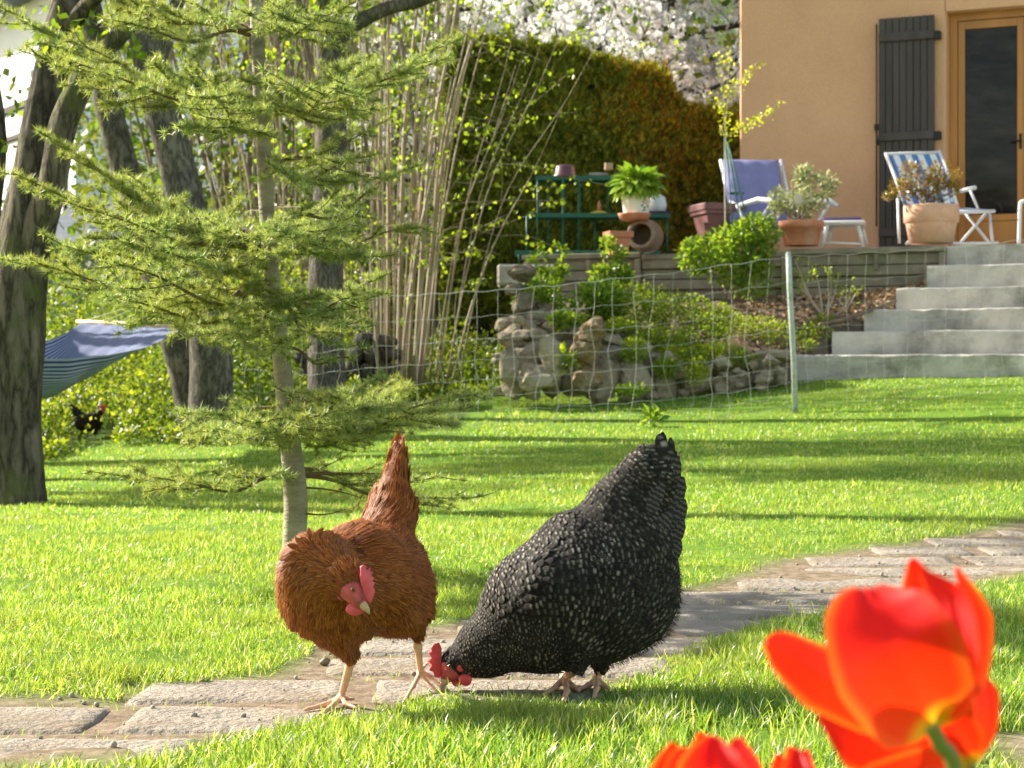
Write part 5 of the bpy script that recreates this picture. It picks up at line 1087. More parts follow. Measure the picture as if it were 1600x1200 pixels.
# ================================================================ HENS
def surfnet(f, lo, hi, h):
    lo = np.array(lo); hi = np.array(hi); n = np.ceil((hi-lo)/h).astype(int)+1
    ax = [lo[k]+h*np.arange(n[k]) for k in range(3)]; F = np.empty(n, np.float32)
    YY, ZZ = np.meshgrid(ax[1], ax[2], indexing='ij')
    for i in range(n[0]): F[i] = f(np.c_[np.full(YY.size, ax[0][i]), YY.ravel(), ZZ.ravel()]).reshape(YY.shape)
    I = F < 0; c = np.zeros(n-1, np.int8)
    for a in (0, 1):
        for b in (0, 1):
            for d in (0, 1): c += I[a:n[0]-1+a, b:n[1]-1+b, d:n[2]-1+d]
    act = np.argwhere((c > 0) & (c < 8)); ids = -np.ones(n-1, np.int64); ids[tuple(act.T)] = np.arange(len(act))
    acc = np.zeros((len(act), 3)); cnt = np.zeros(len(act)); cor = [(a, b, d) for a in (0, 1) for b in (0, 1) for d in (0, 1)]
    for p in cor:
        for k in range(3):
            if p[k]: continue
            q = list(p); q[k] = 1; A = act+np.array(p); B = act+np.array(q); fa = F[tuple(A.T)]; fb = F[tuple(B.T)]; m_ = (fa < 0) != (fb < 0)
            t = np.where(m_, fa/np.where(m_, fa-fb, 1), 0); acc += (A+(B-A)*t[:, None])*m_[:, None]; cnt += m_
    V = lo+h*acc/cnt[:, None]; Q = []
    for k in range(3):
        s0 = [slice(1, n[j]-1) for j in range(3)]; s0[k] = slice(0, n[k]-1); s1 = list(s0); s1[k] = slice(1, n[k])
        a = I[tuple(s0)]; b = I[tuple(s1)]; e = np.argwhere(a != b); off = np.array([s.start for s in s0]); e2 = e+off
        u, v = [(1, 2), (2, 0), (0, 1)][k]; du = np.eye(3, dtype=int)[u]; dv = np.eye(3, dtype=int)[v]
        q = np.stack([ids[tuple((e2-du-dv).T)], ids[tuple((e2-dv).T)], ids[tuple(e2.T)], ids[tuple((e2-du).T)]], 1)
        fl = a[tuple(e.T)]; q[~fl] = q[~fl][:, ::-1]; Q.append(q)
    return V, np.concatenate(Q)
class Body:
    def __init__(s): s.pr = []
    def add(s, p0, r0, p1=None, r1=None, k=.012, g='body', flat=None):
        s.pr.append((np.array(p0, float), r0, np.array(p0 if p1 is None else p1, float), r0 if r1 is None else r1, k, g, flat))
    def d1(s, P_, q):
        p0, r0, p1, r1, k, g, flat = q; ab = p1-p0; L = ab@ab; d = P_-p0
        t = np.clip(d@ab/L, 0, 1) if L > 0 else np.zeros(len(P_)); e = d-t[:, None]*ab
        if flat is not None:
            n_, fk = flat; c = e@n_; e = e+np.outer(c*(fk-1), n_)
        return np.linalg.norm(e, axis=1)-(r0+(r1-r0)*t)
    def f(s, P_):
        D = None
        for q in s.pr:
            d = s.d1(P_, q); k = q[4]
            if D is None: D = d; continue
            h = np.clip(.5+.5*(D-d)/k, 0, 1); D = D*(1-h)+d*h-k*h*(1-h)
        return D
    def group(s, P_):
        gs = sorted(set(q[5] for q in s.pr)); M = np.stack([np.min([s.d1(P_, q) for q in s.pr if q[5] == g], 0) for g in gs], 1)
        return np.array(gs)[M.argmin(1)]
    def mesh(s, h):
        pts = np.concatenate([[q[0]-q[1]-.02, q[0]+q[1]+.02, q[2]-q[3]-.02, q[2]+q[3]+.02] for q in s.pr]); return surfnet(s.f, pts.min(0), pts.max(0), h)
    def grad(s, P_):
        e = .0015; f0 = s.f(P_); return unit(np.stack([s.f(P_+e*np.eye(3)[k])-f0 for k in range(3)], 1))
# feather shape: rounded oval, slightly domed
FV = []; FU = []; FF = []
rows_ = [(0, .12), (.2, .36), (.45, .5), (.7, .50), (.88, .36), (1.0, .10)]
for i, (y_, w_) in enumerate(rows_):
    for j in (-1, 0, 1): FV.append((w_*j, y_, .05*(1-j*j)-.015*y_*y_)); FU.append((.5+.5*j*(w_/.5), y_))
for i in range(len(rows_)-1):
    for j in (0, 1): a = i*3+j; FF.append((a, a+1, a+4, a+3))
WV = [(-.5, 0, 0), (.5, 0, 0), (-.25, .6, .04), (.25, .6, .04), (0, 1, .1)]; WF = [(0, 1, 3, 2), (2, 3, 4)]; WU = [(0, 0), (1, 0), (0, .6), (1, .6), (.5, 1)]
def sample(V, Q, n, r):
    a, b_, c, d = V[Q[:, 0]], V[Q[:, 1]], V[Q[:, 2]], V[Q[:, 3]]; ar = np.linalg.norm(np.cross(c-a, d-b_), axis=1); k = r.choice(len(Q), n, p=ar/ar.sum()); u = r.random((n, 1)); v = r.random((n, 1))
    return (a[k]*(1-u)+b_[k]*u)*(1-v)+(d[k]*(1-u)+c[k]*u)*v
def thin(P_, sp):
    """greedy minimum spacing"""
    grid = {}; keep = []
    for i, (p, s_) in enumerate(zip(P_, sp)):
        c = tuple((p//.02).astype(int)); ok = True
        for dx in (-1, 0, 1):
            for dy in (-1, 0, 1):
                for dz in (-1, 0, 1):
                    for j in grid.get((c[0]+dx, c[1]+dy, c[2]+dz), ()):
                        if np.abs(P_[j]-p).max() < s_ and np.linalg.norm(P_[j]-p) < s_: ok = False; break
                    if not ok: break
                if not ok: break
            if not ok: break
        if ok: grid.setdefault(c, []).append(i); keep.append(i)
    return np.array(keep)
def hen(name, label, body, flow, sizes, mats, eye, plates, beak, h=.0026, nf=26000, seed=1, fluff=5000, fluffg=('thigh', 'fluff'), tilt=.12, strands=False, tailf=(), parts=True, extra=(), cat='hen'):
    """mats: plumage, skin of legs, red skin, fluff"""
    r = np.random.default_rng(seed); V, Q = body.mesh(h); lowest = V[:, 2].min(); base = (float(V[:, 0].mean()), float(V[:, 1].mean()), float(lowest))
    t = thing(name, label, cat, base); cen = V[Q].mean(1); g = body.group(cen); mi = np.where(g == 'leg', 1, np.where(g == 'face', 2, 0))
    b = MB(); b.add(V, Q, np.full(len(Q), 4), 0); b.mi = [mi]; b.build('body', [mats['under'], mats['leg'], mats['face']], t)
    fp = np.array([q[0] for q in flow]); fd = unit(np.array([q[1] for q in flow]))
    def flowat(P_):
        w_ = 1/(((P_[:, None, :]-fp[None])**2).sum(2)+1e-4)**1.5; return unit((w_[:, :, None]*fd[None]).sum(1))
    pts = sample(V, Q, nf, r); gg = body.group(pts); ok = np.isin(gg, list(sizes)); pts, gg = pts[ok], gg[ok]
    sz = np.array([sizes[q][0] for q in gg]); wd = np.array([sizes[q][1] for q in gg]); k = thin(pts, sz*sizes.get('_sp', .42)); pts, sz, wd, gg = pts[k], sz[k], wd[k], gg[k]; n = len(pts)
    N_ = body.grad(pts); F_ = flowat(pts)+r.normal(size=(n, 3))*.09; q_ = (unit(F_)*N_).sum(1) < .72; pts, sz, wd, gg, N_, F_ = pts[q_], sz[q_], wd[q_], gg[q_], N_[q_], F_[q_]; n = len(pts); F_ = F_-N_*(F_*N_).sum(1)[:, None]; F_ = unit(F_)
    lift = tilt*(.6+.8*r.random(n)); Y = unit(F_+N_*lift[:, None]); X = unit(np.cross(Y, N_)); Z = np.cross(X, Y); s_ = sz*(.8+.4*r.random(n))
    b = MB(); b.scatter(FV, FF, FU, pts+N_*.0005-Y*(s_*.2)[:, None], X, Y, Z, wd*(.85+.3*r.random(n)), s_, s_); 
    if tailf:
        o_ = np.array([q[0] for q in tailf]); e_ = np.array([q[1] for q in tailf]); dv = e_-o_; ln = np.linalg.norm(dv, axis=1); Yt = unit(dv); Zt = np.tile([0, -1., 0], (len(o_), 1))+r.normal(size=(len(o_), 3))*.12; Xt = unit(np.cross(Yt, Zt)); Zt = np.cross(Xt, Yt)
        tb = MB(); tb.scatter(FV, FF, FU, o_, Xt, Yt, Zt, np.array([q[2] for q in tailf]), ln, ln); tb.build('tail_feathers', M_TAILF, t)
    b.build('plumage', mats['feather'], t)
    if strands:      # loose silky barbs lying along every feather
        for nm_, sel, mt_ in (('barbs', gg != 'neck', mats['barb']), ('hackle', gg == 'neck', mats['hackle'])):
            K = 12; kk = np.repeat(np.flatnonzero(sel), K); m_ = len(kk); b = MB(); off = r.uniform(-.42, .42, (m_, 1)); al = r.uniform(0, .75, (m_, 1))
            Os = (pts-Y*(s_*.2)[:, None]+N_*.0016)[kk]+X[kk]*off*wd[kk][:, None]+Y[kk]*al*s_[kk][:, None]+Z[kk]*.02*s_[kk][:, None]
            Ys = unit(Y[kk]+X[kk]*off*.3+r.normal(size=(m_, 3))*.03+N_[kk]*.03); Xs = unit(np.cross(Ys, N_[kk])); b.scatter(WV, WF, WU, Os, Xs, Ys, np.cross(Xs, Ys), wd[kk]*.07, s_[kk]*r.uniform(.3, .6, m_), s_[kk]*.3); b.build(nm_, mt_, t)
    # downy barbs that break the outline
    pts = sample(V, Q, fluff*3, r); gg = body.group(pts); ok = np.isin(gg, fluffg) | (r.random(len(gg)) < .25); ok &= np.isin(gg, list(sizes)); pts = pts[ok][:fluff]; n = len(pts)
    N_ = body.grad(pts); F_ = flowat(pts); Y = unit(F_+N_*.35+r.normal(size=(n, 3))*.25); X, Y, Z = frames(n, Y, N_+r.normal(size=(n, 3))*.3); s_ = r.uniform(.006, .013, n)
    b = MB(); b.scatter(WV, WF, WU, pts+N_*.002, X, Y, Z, .0009, s_, s_); b.build('down', mats['down'], t)
    for (nm, poly, dep, th, mt) in plates:      # comb, wattles: thick rounded plates
        poly = np.array([Pa(px, py, dep) for px, py in poly]); c = poly.mean(0); ins = c+(poly-c)*.86; n_ = len(poly); b = MB()
        vs = np.concatenate([ins+[0, -th/2, 0], poly+[0, -th/4, 0], poly+[0, th/4, 0], ins+[0, th/2, 0], [c+[0, -th*.62, 0]], [c+[0, th*.62, 0]]]); fs = []
        for i in range(n_):
            j = (i+1) % n_
            for L in range(3): fs.append((L*n_+i, L*n_+j, (L+1)*n_+j, (L+1)*n_+i))
            fs.append((4*n_, j, i)); fs.append((4*n_+1, 3*n_+i, 3*n_+j))
        b.faces(vs, fs); b.build(nm, mt, t)
    if beak:
        b = MB(); b.tube(beak[0], beak[1], 10); bo = b.build('beak', mats['beak'], t)
    if eye is not None:
        b = MB(); b.faces(iv3*eye[1]+np.array(eye[0]), if3); e_ = b.build('eye', M_EYE, t); b = MB(); b.faces(iv3*eye[1]*.68+np.array(eye[0])+np.array(eye[2])*eye[1]*.48, if3); b.build('pupil', M_PUPIL, e_)
    return t, V, Q
M_EYE = plain('eye_orange', (.42, .13, .02), rough=.15, bstr=0, spec=.6); M_PUPIL = plain('pupil_black', (.005, .005, .005), rough=.05, bstr=0, spec=.8)
M_COMB = plain('comb_skin', (.62, .06, .06), (.46, .03, .035), rough=.45, scale=60, bs=350, bstr=.4, bd=.0015, spec=.4)
M_COMBP = plain('pink_comb_skin', (.66, .10, .13), (.52, .06, .08), rough=.5, scale=60, bs=350, bstr=.4, bd=.0015, spec=.35)
M_FACE = plain('face_skin', (.50, .09, .08), (.20, .04, .03), rough=.65, scale=70, bs=400, bstr=.5, bd=.0015)
M_LEG = plain('hen_leg_skin', (.68, .43, .28), (.56, .32, .20), rough=.55, scale=60, bs=260, bstr=.5, bd=.002, stretch=(1, 1, 2))
M_BEAK = plain('horn', (.50, .36, .20), (.36, .24, .13), rough=.35, scale=60, bstr=0)
def feathermat(name, ccols, edge, edgep, barred=None, trans=.12, rough=.55):
    m, nt, b_, o = newmat(name); g = nt.nodes.new('ShaderNodeNewGeometry'); r_ = ramp(nt, [(i/(len(ccols)-1), c) for i, c in enumerate(ccols)]); lk(nt, g.outputs['Random Per Island'], r_.inputs[0])
    uv = nt.nodes.new('ShaderNodeUVMap'); sp = nt.nodes.new('ShaderNodeSeparateXYZ'); lk(nt, uv.outputs[0], sp.inputs[0])
    n = noise(nt, 9, 3); rn = ramp(nt, [(.35, (.62, .55, .5)), (.65, (1.15, 1.12, 1.1))]); lk(nt, n.outputs[0], rn.inputs[0]); col = mixc(nt, 1, r_.outputs[0], rn.outputs[0], 'MULTIPLY')
    re = ramp(nt, edgep); lk(nt, sp.outputs[1], re.inputs[0]); fac = re.outputs[0]
    if barred:   # a pale spot with soft sides near the tip plus a fainter bar
        su = nt.nodes.new('ShaderNodeMath'); su.operation = 'SUBTRACT'; lk(nt, sp.outputs[0], su.inputs[0]); su.inputs[1].default_value = .5
        ab = nt.nodes.new('ShaderNodeMath'); ab.operation = 'ABSOLUTE'; lk(nt, su.outputs[0], ab.inputs[0]); rs = ramp(nt, [(.16, (1, 1, 1)), (.40, (.08, .08, .08))]); lk(nt, ab.outputs[0], rs.inputs[0])
        fac = mixc(nt, 1, fac, rs.outputs[0], 'MULTIPLY'); rr2 = ramp(nt, [(0, (.12, .12, .12)), (.5, (.45, .45, .45)), (1, (1, 1, 1))]); lk(nt, g.outputs['Random Per Island'], rr2.inputs[0]); fac = mixc(nt, 1, fac, rr2.outputs[0], 'MULTIPLY'); nb = noise(nt, 14, 3); rb = ramp(nt, [(.36, (.15, .15, .15)), (.62, (1, 1, 1))]); lk(nt, nb.outputs[0], rb.inputs[0]); fac = mixc(nt, 1, fac, rb.outputs[0], 'MULTIPLY')
    col = mixc(nt, fac, col, edge); lk(nt, col, b_.inputs['Base Color']); b_.inputs['Roughness'].default_value = rough; b_.inputs['Specular IOR Level'].default_value = .14
    # barbs: fine streaks across the vane
    wv = nt.nodes.new('ShaderNodeTexWave'); wv.inputs['Scale'].default_value = 9; wv.bands_direction = 'DIAGONAL'; wv.inputs['Distortion'].default_value = 2; lk(nt, uv.outputs[0], wv.inputs['Vector']); bump(nt, b_, wv.outputs[0], .25, .001)
    t = nt.nodes.new('ShaderNodeBsdfTranslucent'); lk(nt, col, t.inputs[0]); mx = nt.nodes.new('ShaderNodeMixShader'); mx.inputs[0].default_value = trans; lk(nt, b_.outputs[0], mx.inputs[1]); lk(nt, t.outputs[0], mx.inputs[2]); lk(nt, mx.outputs[0], o.inputs[0]); return m
BW = (0, 0, 0); WH = (1, 1, 1)
m, nt, b_, o = newmat('tail_feather'); uv = nt.nodes.new('ShaderNodeUVMap'); wv = nt.nodes.new('ShaderNodeTexWave'); wv.bands_direction = 'Y'; wv.inputs['Scale'].default_value = 3.2; wv.inputs['Distortion'].default_value = 4; wv.inputs['Detail Scale'].default_value = 3; lk(nt, uv.outputs[0], wv.inputs['Vector'])
r_ = ramp(nt, [(.55, (.016, .014, .012)), (.95, (.085, .078, .065))]); lk(nt, wv.outputs[0], r_.inputs[0]); lk(nt, r_.outputs[0], b_.inputs['Base Color']); b_.inputs['Roughness'].default_value = .6; b_.inputs['Specular IOR Level'].default_value = .2; M_TAILF = m
# ---------------- brown hen
D1 = 3.08
def h1(px, py, dz=0): return Pa(px, py, D1+dz/1000.)
def r1(px): return S(px, D1)
B = Body()
B.add(h1(510, 922, -45), r1(72), k=.03); B.add(h1(562, 905, 20), r1(80), k=.03); B.add(h1(602, 912, 80), r1(72), k=.03)
B.add(h1(560, 880, 10), r1(52), k=.03)
B.add(h1(622, 938, 55), r1(50), k=.02, g='fluff'); B.add(h1(600, 925, 90), r1(62), k=.02, g='fluff'); B.add(h1(545, 975, 0), r1(30), k=.02, g='fluff')
lat = unit(np.array([.8, -.6, 0]))
B.add(h1(592, 868, 95), r1(56), h1(612, 800, 150), r1(38), k=.03, g='body', flat=(unit(np.array([.35, .9, 0])), 1.3))
B.add(h1(611, 800, 150), r1(33), h1(622, 714, 190), r1(11), k=.02, g='tail')
B.add(h1(560, 888, -15), r1(56), h1(628, 912, 60), r1(34), k=.007, g='wing', flat=(unit(np.array([.55, -.8, 0])), 1.25))
B.add(h1(500, 897, -82), r1(62), h1(538, 905, -125), r1(29), k=.02, g='neck')
B.add(h1(548, 915, -140), r1(20), k=.012, g='head'); 
B.add(h1(552, 926, -152), r1(17), h1(561, 940, -160), r1(11), k=.006, g='face')
B.add(h1(562, 942, -160), r1(9), h1(568, 947, -163), r1(6), k=.005, g='face')
B.add(h1(528, 985, -30), r1(36), h1(545, 1018, -38), r1(14), k=.02, g='thigh')
B.add(h1(636, 962, 45), r1(34), h1(651, 986, 55), r1(12), k=.02, g='thigh')
# legs: hock, shank, toes. left foot planted in front, right foot trailing
def leg(B, hock, ankle, toes, rs, hd_):
    B.add(hock[0], rs*1.15, hock[1], rs*1.05, k=.006, g='leg'); B.add(hock[1], rs*1.12, ankle, rs*.78, k=.005, g='leg'); B.add(ankle, rs*.95, k=.004, g='leg')
    for (m_, e) in toes: B.add(ankle, rs*.74, m_, rs*.66, k=.004, g='leg'); B.add(m_, rs*.66, e, rs*.42, k=.003, g='leg')
gd = lambda px, py: 1560.0/(py-600)   # ground distance for z = 0
f1 = lambda px, py, up=.006: P(px, py, gd(px, py))+Vector((0, 0, up))
leg(B, (h1(544, 1012, -38), h1(548, 1034, -22)), f1(533, 1099, .010), [(f1(508, 1107), f1(476, 1112, .003)), (f1(516, 1112), f1(496, 1123, .003)), (f1(540, 1106), f1(557, 1109, .003)), (f1(536, 1096), f1(552, 1097, .005))], r1(6.6), None)
leg(B, (h1(651, 985, 55), h1(653, 1010, 75)), f1(657, 1077, .030), [(f1(646, 1085, .014), f1(630, 1101, .003)), (f1(666, 1078, .014), f1(683, 1083, .003)), (f1(672, 1070, .014), f1(690, 1076, .003)), (f1(658, 1066, .022), f1(668, 1052, .018))], r1(6.0), None)
fl = [(h1(552, 915, -140), h1(530, 895, -120)-h1(560, 930, -150)), (h1(520, 900, -110), h1(485, 905, -60)-h1(540, 900, -130)), (h1(480, 930, -110), (-.25, -.1, -1)), (h1(440, 930, -40), (-.1, .6, -.8)), (h1(540, 960, -60), (.3, .4, -.9)),
      (h1(500, 860, -30), (.75, .6, .05)), (h1(560, 850, 20), (.8, .5, .15)), (h1(580, 900, -60), (.7, .5, -.25)), (h1(620, 900, 20), (.6, .5, -.1)), (h1(620, 850, 90), (.35, .4, .8)), (h1(615, 780, 140), (.15, .35, .95)), (h1(622, 720, 180), (.12, .3, .95)), (h1(575, 810, 100), (.5, .4, .75)),
      (h1(640, 950, 50), (.4, .4, -.8)), (h1(600, 975, 20), (.4, .4, -.8)), (h1(535, 1010, -30), (.2, .1, -1)), (h1(655, 975, 50), (.1, .1, -1))]
M_FB = feathermat('brown_feather', [(.13, .034, .007), (.20, .055, .010), (.27, .082, .015), (.16, .044, .008), (.32, .11, .024)], (.34, .13, .035), [(.70, BW), (1.0, (.45, .45, .45))], trans=.16)
M_BARB = leafy('brown_barb', [(.15, .038, .006), (.29, .082, .013), (.44, .15, .028), (.23, .06, .010), (.56, .23, .055)], trans=.3, tcol=(1.3, 1, .7), rough=.5, spec=.25)
M_HACK = leafy('orange_hackle', [(.28, .08, .012), (.40, .14, .02), (.52, .22, .04), (.20, .06, .02), (.60, .30, .09)], trans=.35, tcol=(1.3, 1, .7), rough=.5, spec=.3)
M_UB = plain('brown_underdown', (.22, .075, .024), (.16, .05, .015), rough=.95); M_DB = leafy('brown_down', [(.24, .08, .022), (.34, .13, .045), (.44, .22, .10)], trans=.45, tcol=(1.2, 1, .8), rough=.7)
sh_ = [(562.5, 885), (567.5, 882), (571.7, 885), (572.8, 891), (579.5, 886), (578, 893), (583.5, 893), (580, 900), (585, 902.5), (581.7, 908), (586, 911), (583, 917), (586, 922), (584, 932), (580, 942), (575, 943), (569, 933), (565, 917), (562, 903), (563, 893)]
def ell(px, py, rx, ry, rot=0, n=18, wob=.05): 
    o = []
    for k in range(n): a = k/n*2*math.pi; x = rx*math.cos(a)*(1+wob*math.sin(3*a+px)); y = ry*math.sin(a); o.append((px+x*math.cos(rot)-y*math.sin(rot), py+x*math.sin(rot)+y*math.cos(rot)))
    return o
dh = D1-.158
hen('hen', 'russet brown hen striding on the stone path with its red face turned to us', B, fl,
    dict(body=(.034, .022), wing=(.040, .021), fluff=(.030, .018), tail=(.046, .017), neck=(.024, .0095), head=(.009, .0045), thigh=(.018, .010), _sp=.28),
    dict(under=M_UB, leg=M_LEG, face=M_FACE, feather=M_FB, down=M_DB, beak=M_BEAK, barb=M_BARB, hackle=M_HACK), (h1(551.5, 921, -167), r1(4.0), (.1, -1, 0)),
    [('comb', sh_, dh, .006, M_COMBP), ('wattle', ell(553, 952, 13, 9.5, .15), dh-.002, .008, M_COMBP), ('wattle', ell(562, 951, 9, 9), dh+.012, .006, M_COMBP), ('earlobe', ell(535, 925, 8.5, 14, .1), dh+.014, .008, M_FACE)],
    ([h1(562, 941, -162), h1(569, 947, -166), h1(575, 954, -168), h1(577.5, 960, -168)], [r1(7.5), r1(6.5), r1(3.6), r1(.8)]), seed=3, nf=60000, fluff=3500, strands=True)
# ---------------- barred dark hen
D2 = 3.27
def h2(px, py, dz=0): return Pa(px, py, D2+dz/1000.)
def r2(px): return S(px, D2)
B = Body(); fy = (np.array([0, 1., 0]), 1.15)
B.add(h2(915, 922), r2(112), k=.03, flat=fy); B.add(h2(852, 950), r2(96), k=.03, flat=fy); B.add(h2(967, 928), r2(94), k=.03, flat=fy, g='fluff')
B.add(h2(983, 858), r2(76), k=.03, flat=fy); B.add(h2(905, 862), r2(62), k=.03, flat=fy); B.add(h2(974, 802), r2(62), h2(1008, 758), r2(50), k=.03, flat=(fy[0], 1.5), g='body')
B.add(h2(1012, 766), r2(46), h2(1024, 726), r2(33), k=.02, flat=(fy[0], 1.9), g='tail')
B.add(h2(870, 922, -58), r2(64), h2(952, 905, -74), r2(32), k=.005, g='wing', flat=(fy[0], 1.25))
B.add(h2(835, 965), r2(84), h2(760, 1010), r2(44), k=.03, g='neck'); B.add(h2(760, 1012), r2(44), h2(716, 1035), r2(24), k=.02, g='neck'); B.add(h2(714, 1036), r2(21), k=.012, g='head')
B.add(h2(706, 1046, -6), r2(17), h2(698, 1058, -4), r2(10), k=.006, g='face')
B.add(h2(905, 1015, -40), r2(32), h2(902, 1036, -42), r2(14), k=.02, g='thigh'); B.add(h2(945, 1015, 30), r2(36), h2(938, 1034, 30), r2(14), k=.02, g='thigh')
leg(B, (h2(904, 1030, -42), h2(905, 1044, -38)), f1(882, 1074, .012)+Vector((0, .03, 0)), [(f1(868, 1080), f1(850, 1088, .003)), (f1(886, 1086), f1(880, 1098, .003)), (f1(895, 1078), f1(905, 1082, .003))], r2(7.2), None)
leg(B, (h2(938, 1030, 30), h2(938, 1044, 30)), f1(932, 1072, .012), [(f1(920, 1076), f1(904, 1080, .003)), (f1(932, 1082), f1(928, 1092, .003)), (f1(942, 1076), f1(952, 1078, .003))], r2(7.2), None)
fl = [(h2(714, 1036), (1, 0, .4)), (h2(760, 1000, -50), (1, 0, .45)), (h2(760, 1050, -50), (1, 0, .12)), (h2(830, 900, -60), (.9, 0, .45)), (h2(840, 1010, -90), (1, 0, .05)), (h2(900, 820, -50), (.8, 0, .6)), (h2(900, 920, -100), (.95, 0, .05)), (h2(920, 1000, -90), (.75, 0, -.5)),
      (h2(980, 900, -80), (.85, 0, -.25)), (h2(1000, 960, -60), (.6, 0, -.7)), (h2(990, 830, -60), (.65, 0, .75)), (h2(1030, 800, -40), (.5, 0, .6)), (h2(1025, 730, -20), (.05, 0, 1)), (h2(1045, 900, 0), (.5, 0, -.5)), (h2(920, 1045, -40), (0, 0, -1)), (h2(980, 760, -20), (.5, 0, .85))]
M_FK = feathermat('barred_feather', [(.010, .009, .008), (.018, .016, .014), (.026, .023, .019), (.014, .013, .012)], (.31, .28, .23), [(.22, BW), (.32, (.4, .4, .4)), (.42, BW), (.68, BW), (.78, WH), (.86, WH), (.95, BW)], barred=True, trans=.04, rough=.75)
M_UK = plain('dark_underdown', (.018, .017, .016), rough=.95); M_DK = leafy('dark_down', [(.02, .018, .017), (.04, .035, .03), (.09, .08, .065)], trans=.3, tcol=(1, 1, 1), rough=.7)
ck = [(673, 1011), (677, 1006), (686, 1004), (690, 1013), (690, 1026), (696, 1034), (694, 1046), (687, 1059), (679, 1058), (677, 1050), (670, 1047), (675, 1041), (668, 1033), (674, 1028), (669, 1019), (674, 1017)]
hen('hen', 'blackish barred hen with pale flecks pecking head down beside the path', B, fl,
    dict(body=(.020, .0125), wing=(.024, .013), fluff=(.020, .012), tail=(.042, .018), neck=(.0125, .007), head=(.007, .004), thigh=(.014, .008), _sp=.38),
    dict(under=M_UK, leg=M_LEG, face=M_FACE, feather=M_FK, down=M_DK, beak=M_BEAK), (h2(703, 1041, -24), r2(3.6), (-.1, -1, 0)),
    [('comb', ck, D2-.004, .006, M_COMB), ('wattle', ell(727, 1062, 11, 9.5, .2), D2-.022, .007, M_COMB), ('wattle', ell(714, 1064, 9, 9), D2+.004, .007, M_COMB), ('earlobe', ell(721, 1040, 7, 10, .4), D2-.026, .006, M_COMB)],
    ([h2(700, 1056, -6), h2(694, 1066, -6), h2(690, 1073, -6), h2(689, 1079, -6)], [r2(8.5), r2(7), r2(3.6), r2(.8)]), seed=5, nf=90000, fluff=5000, tailf=[(h2(a, b__, c), h2(d, e, c2), r2(w_)) for (a, b__, c, d, e, c2, w_) in (
        (1012, 790, 0, 1002, 704, 0, 28), (1018, 790, -8, 1016, 701, -6, 28), (1024, 790, -14, 1040, 699, -12, 30), (1030, 795, -18, 1048, 700, -14, 28), (1034, 800, -20, 1058, 712, -14, 28), (1030, 800, 10, 1054, 704, 8, 28), (1022, 790, 12, 1030, 701, 10, 30),
        (1034, 830, -24, 1067, 745, -16, 28), (1034, 855, -30, 1070, 780, -20, 28), (1030, 880, -36, 1068, 812, -24, 26), (1025, 900, -44, 1064, 845, -30, 26), (1000, 860, -56, 1050, 800, -40, 26), (990, 890, -70, 1046, 850, -52, 24), (1000, 820, -46, 1036, 752, -34, 26),
        (930, 862, -92, 968, 888, -90, 13), (925, 870, -96, 952, 898, -94, 12))])
# ---------------- far dark hen in the undergrowth
D3 = 13.9; zz3 = Gz(S(140-800, D3), D3); py3 = 600+(CAMZ-zz3)/D3*FPX
dy = py3-688
def h3(px, py, dz=0): return Pa(px, py+dy, D3+dz/1000.)
B = Body(); B.add(h3(144, 660), S(15, D3), h3(131, 660), S(13, D3), k=.02); B.add(h3(128, 655), S(9, D3), h3(117, 640), S(5, D3), k=.02, g='tail'); B.add(h3(148, 655), S(8, D3), h3(157, 644), S(4.5, D3), k=.015, g='neck'); B.add(h3(160, 641), S(4.2, D3), k=.01, g='face')
B.add(h3(146, 668), S(6, D3), h3(149, 676), S(3, D3), k=.01, g='thigh'); B.add(h3(149, 675), S(1.3, D3), h3(149, 687), S(1.0, D3), k=.005, g='leg'); B.add(h3(149, 687), S(1, D3), h3(154, 688.5), S(.8, D3), k=.005, g='leg'); B.add(h3(133, 670), S(4, D3), h3(126, 680), S(1.3, D3), k=.01, g='thigh'); B.add(h3(126, 679), S(1.2, D3), h3(122, 688), S(1.0, D3), k=.005, g='leg'); B.add(h3(122, 688), S(1, D3), h3(127, 688.5), S(.8, D3), k=.005, g='leg')
M_FD = feathermat('dark_feather', [(.016, .012, .010), (.035, .025, .018)], (.10, .05, .025), [(.8, BW), (1, WH)])
hen('hen', 'small far-off blackish hen scratching in the undergrowth below the hammock', B, [(h3(160, 644), (-.7, 0, -.7)), (h3(140, 655), (-1, 0, -.1)), (h3(120, 644), (-.6, 0, .8))],
    dict(body=(.035, .022), tail=(.05, .018), neck=(.022, .012), thigh=(.02, .012), _sp=.5), dict(under=M_UK, leg=plain('dark_leg', (.05, .045, .04)), face=M_FACE, feather=M_FD, down=M_DK, beak=M_BEAK), (h3(161, 641, -18), S(.8, D3), (0, -1, 0)),
    [('comb', [(a-0, b__+dy) for a, b__ in [(156, 637), (156, 632), (159, 634), (161, 631), (163, 634), (165, 632), (164, 639)]], D3, .012, M_COMB)],
    ([h3(163, 642), h3(169, 645)], [S(1.6, D3), S(.3, D3)]), h=.008, nf=5000, seed=8, fluff=600)
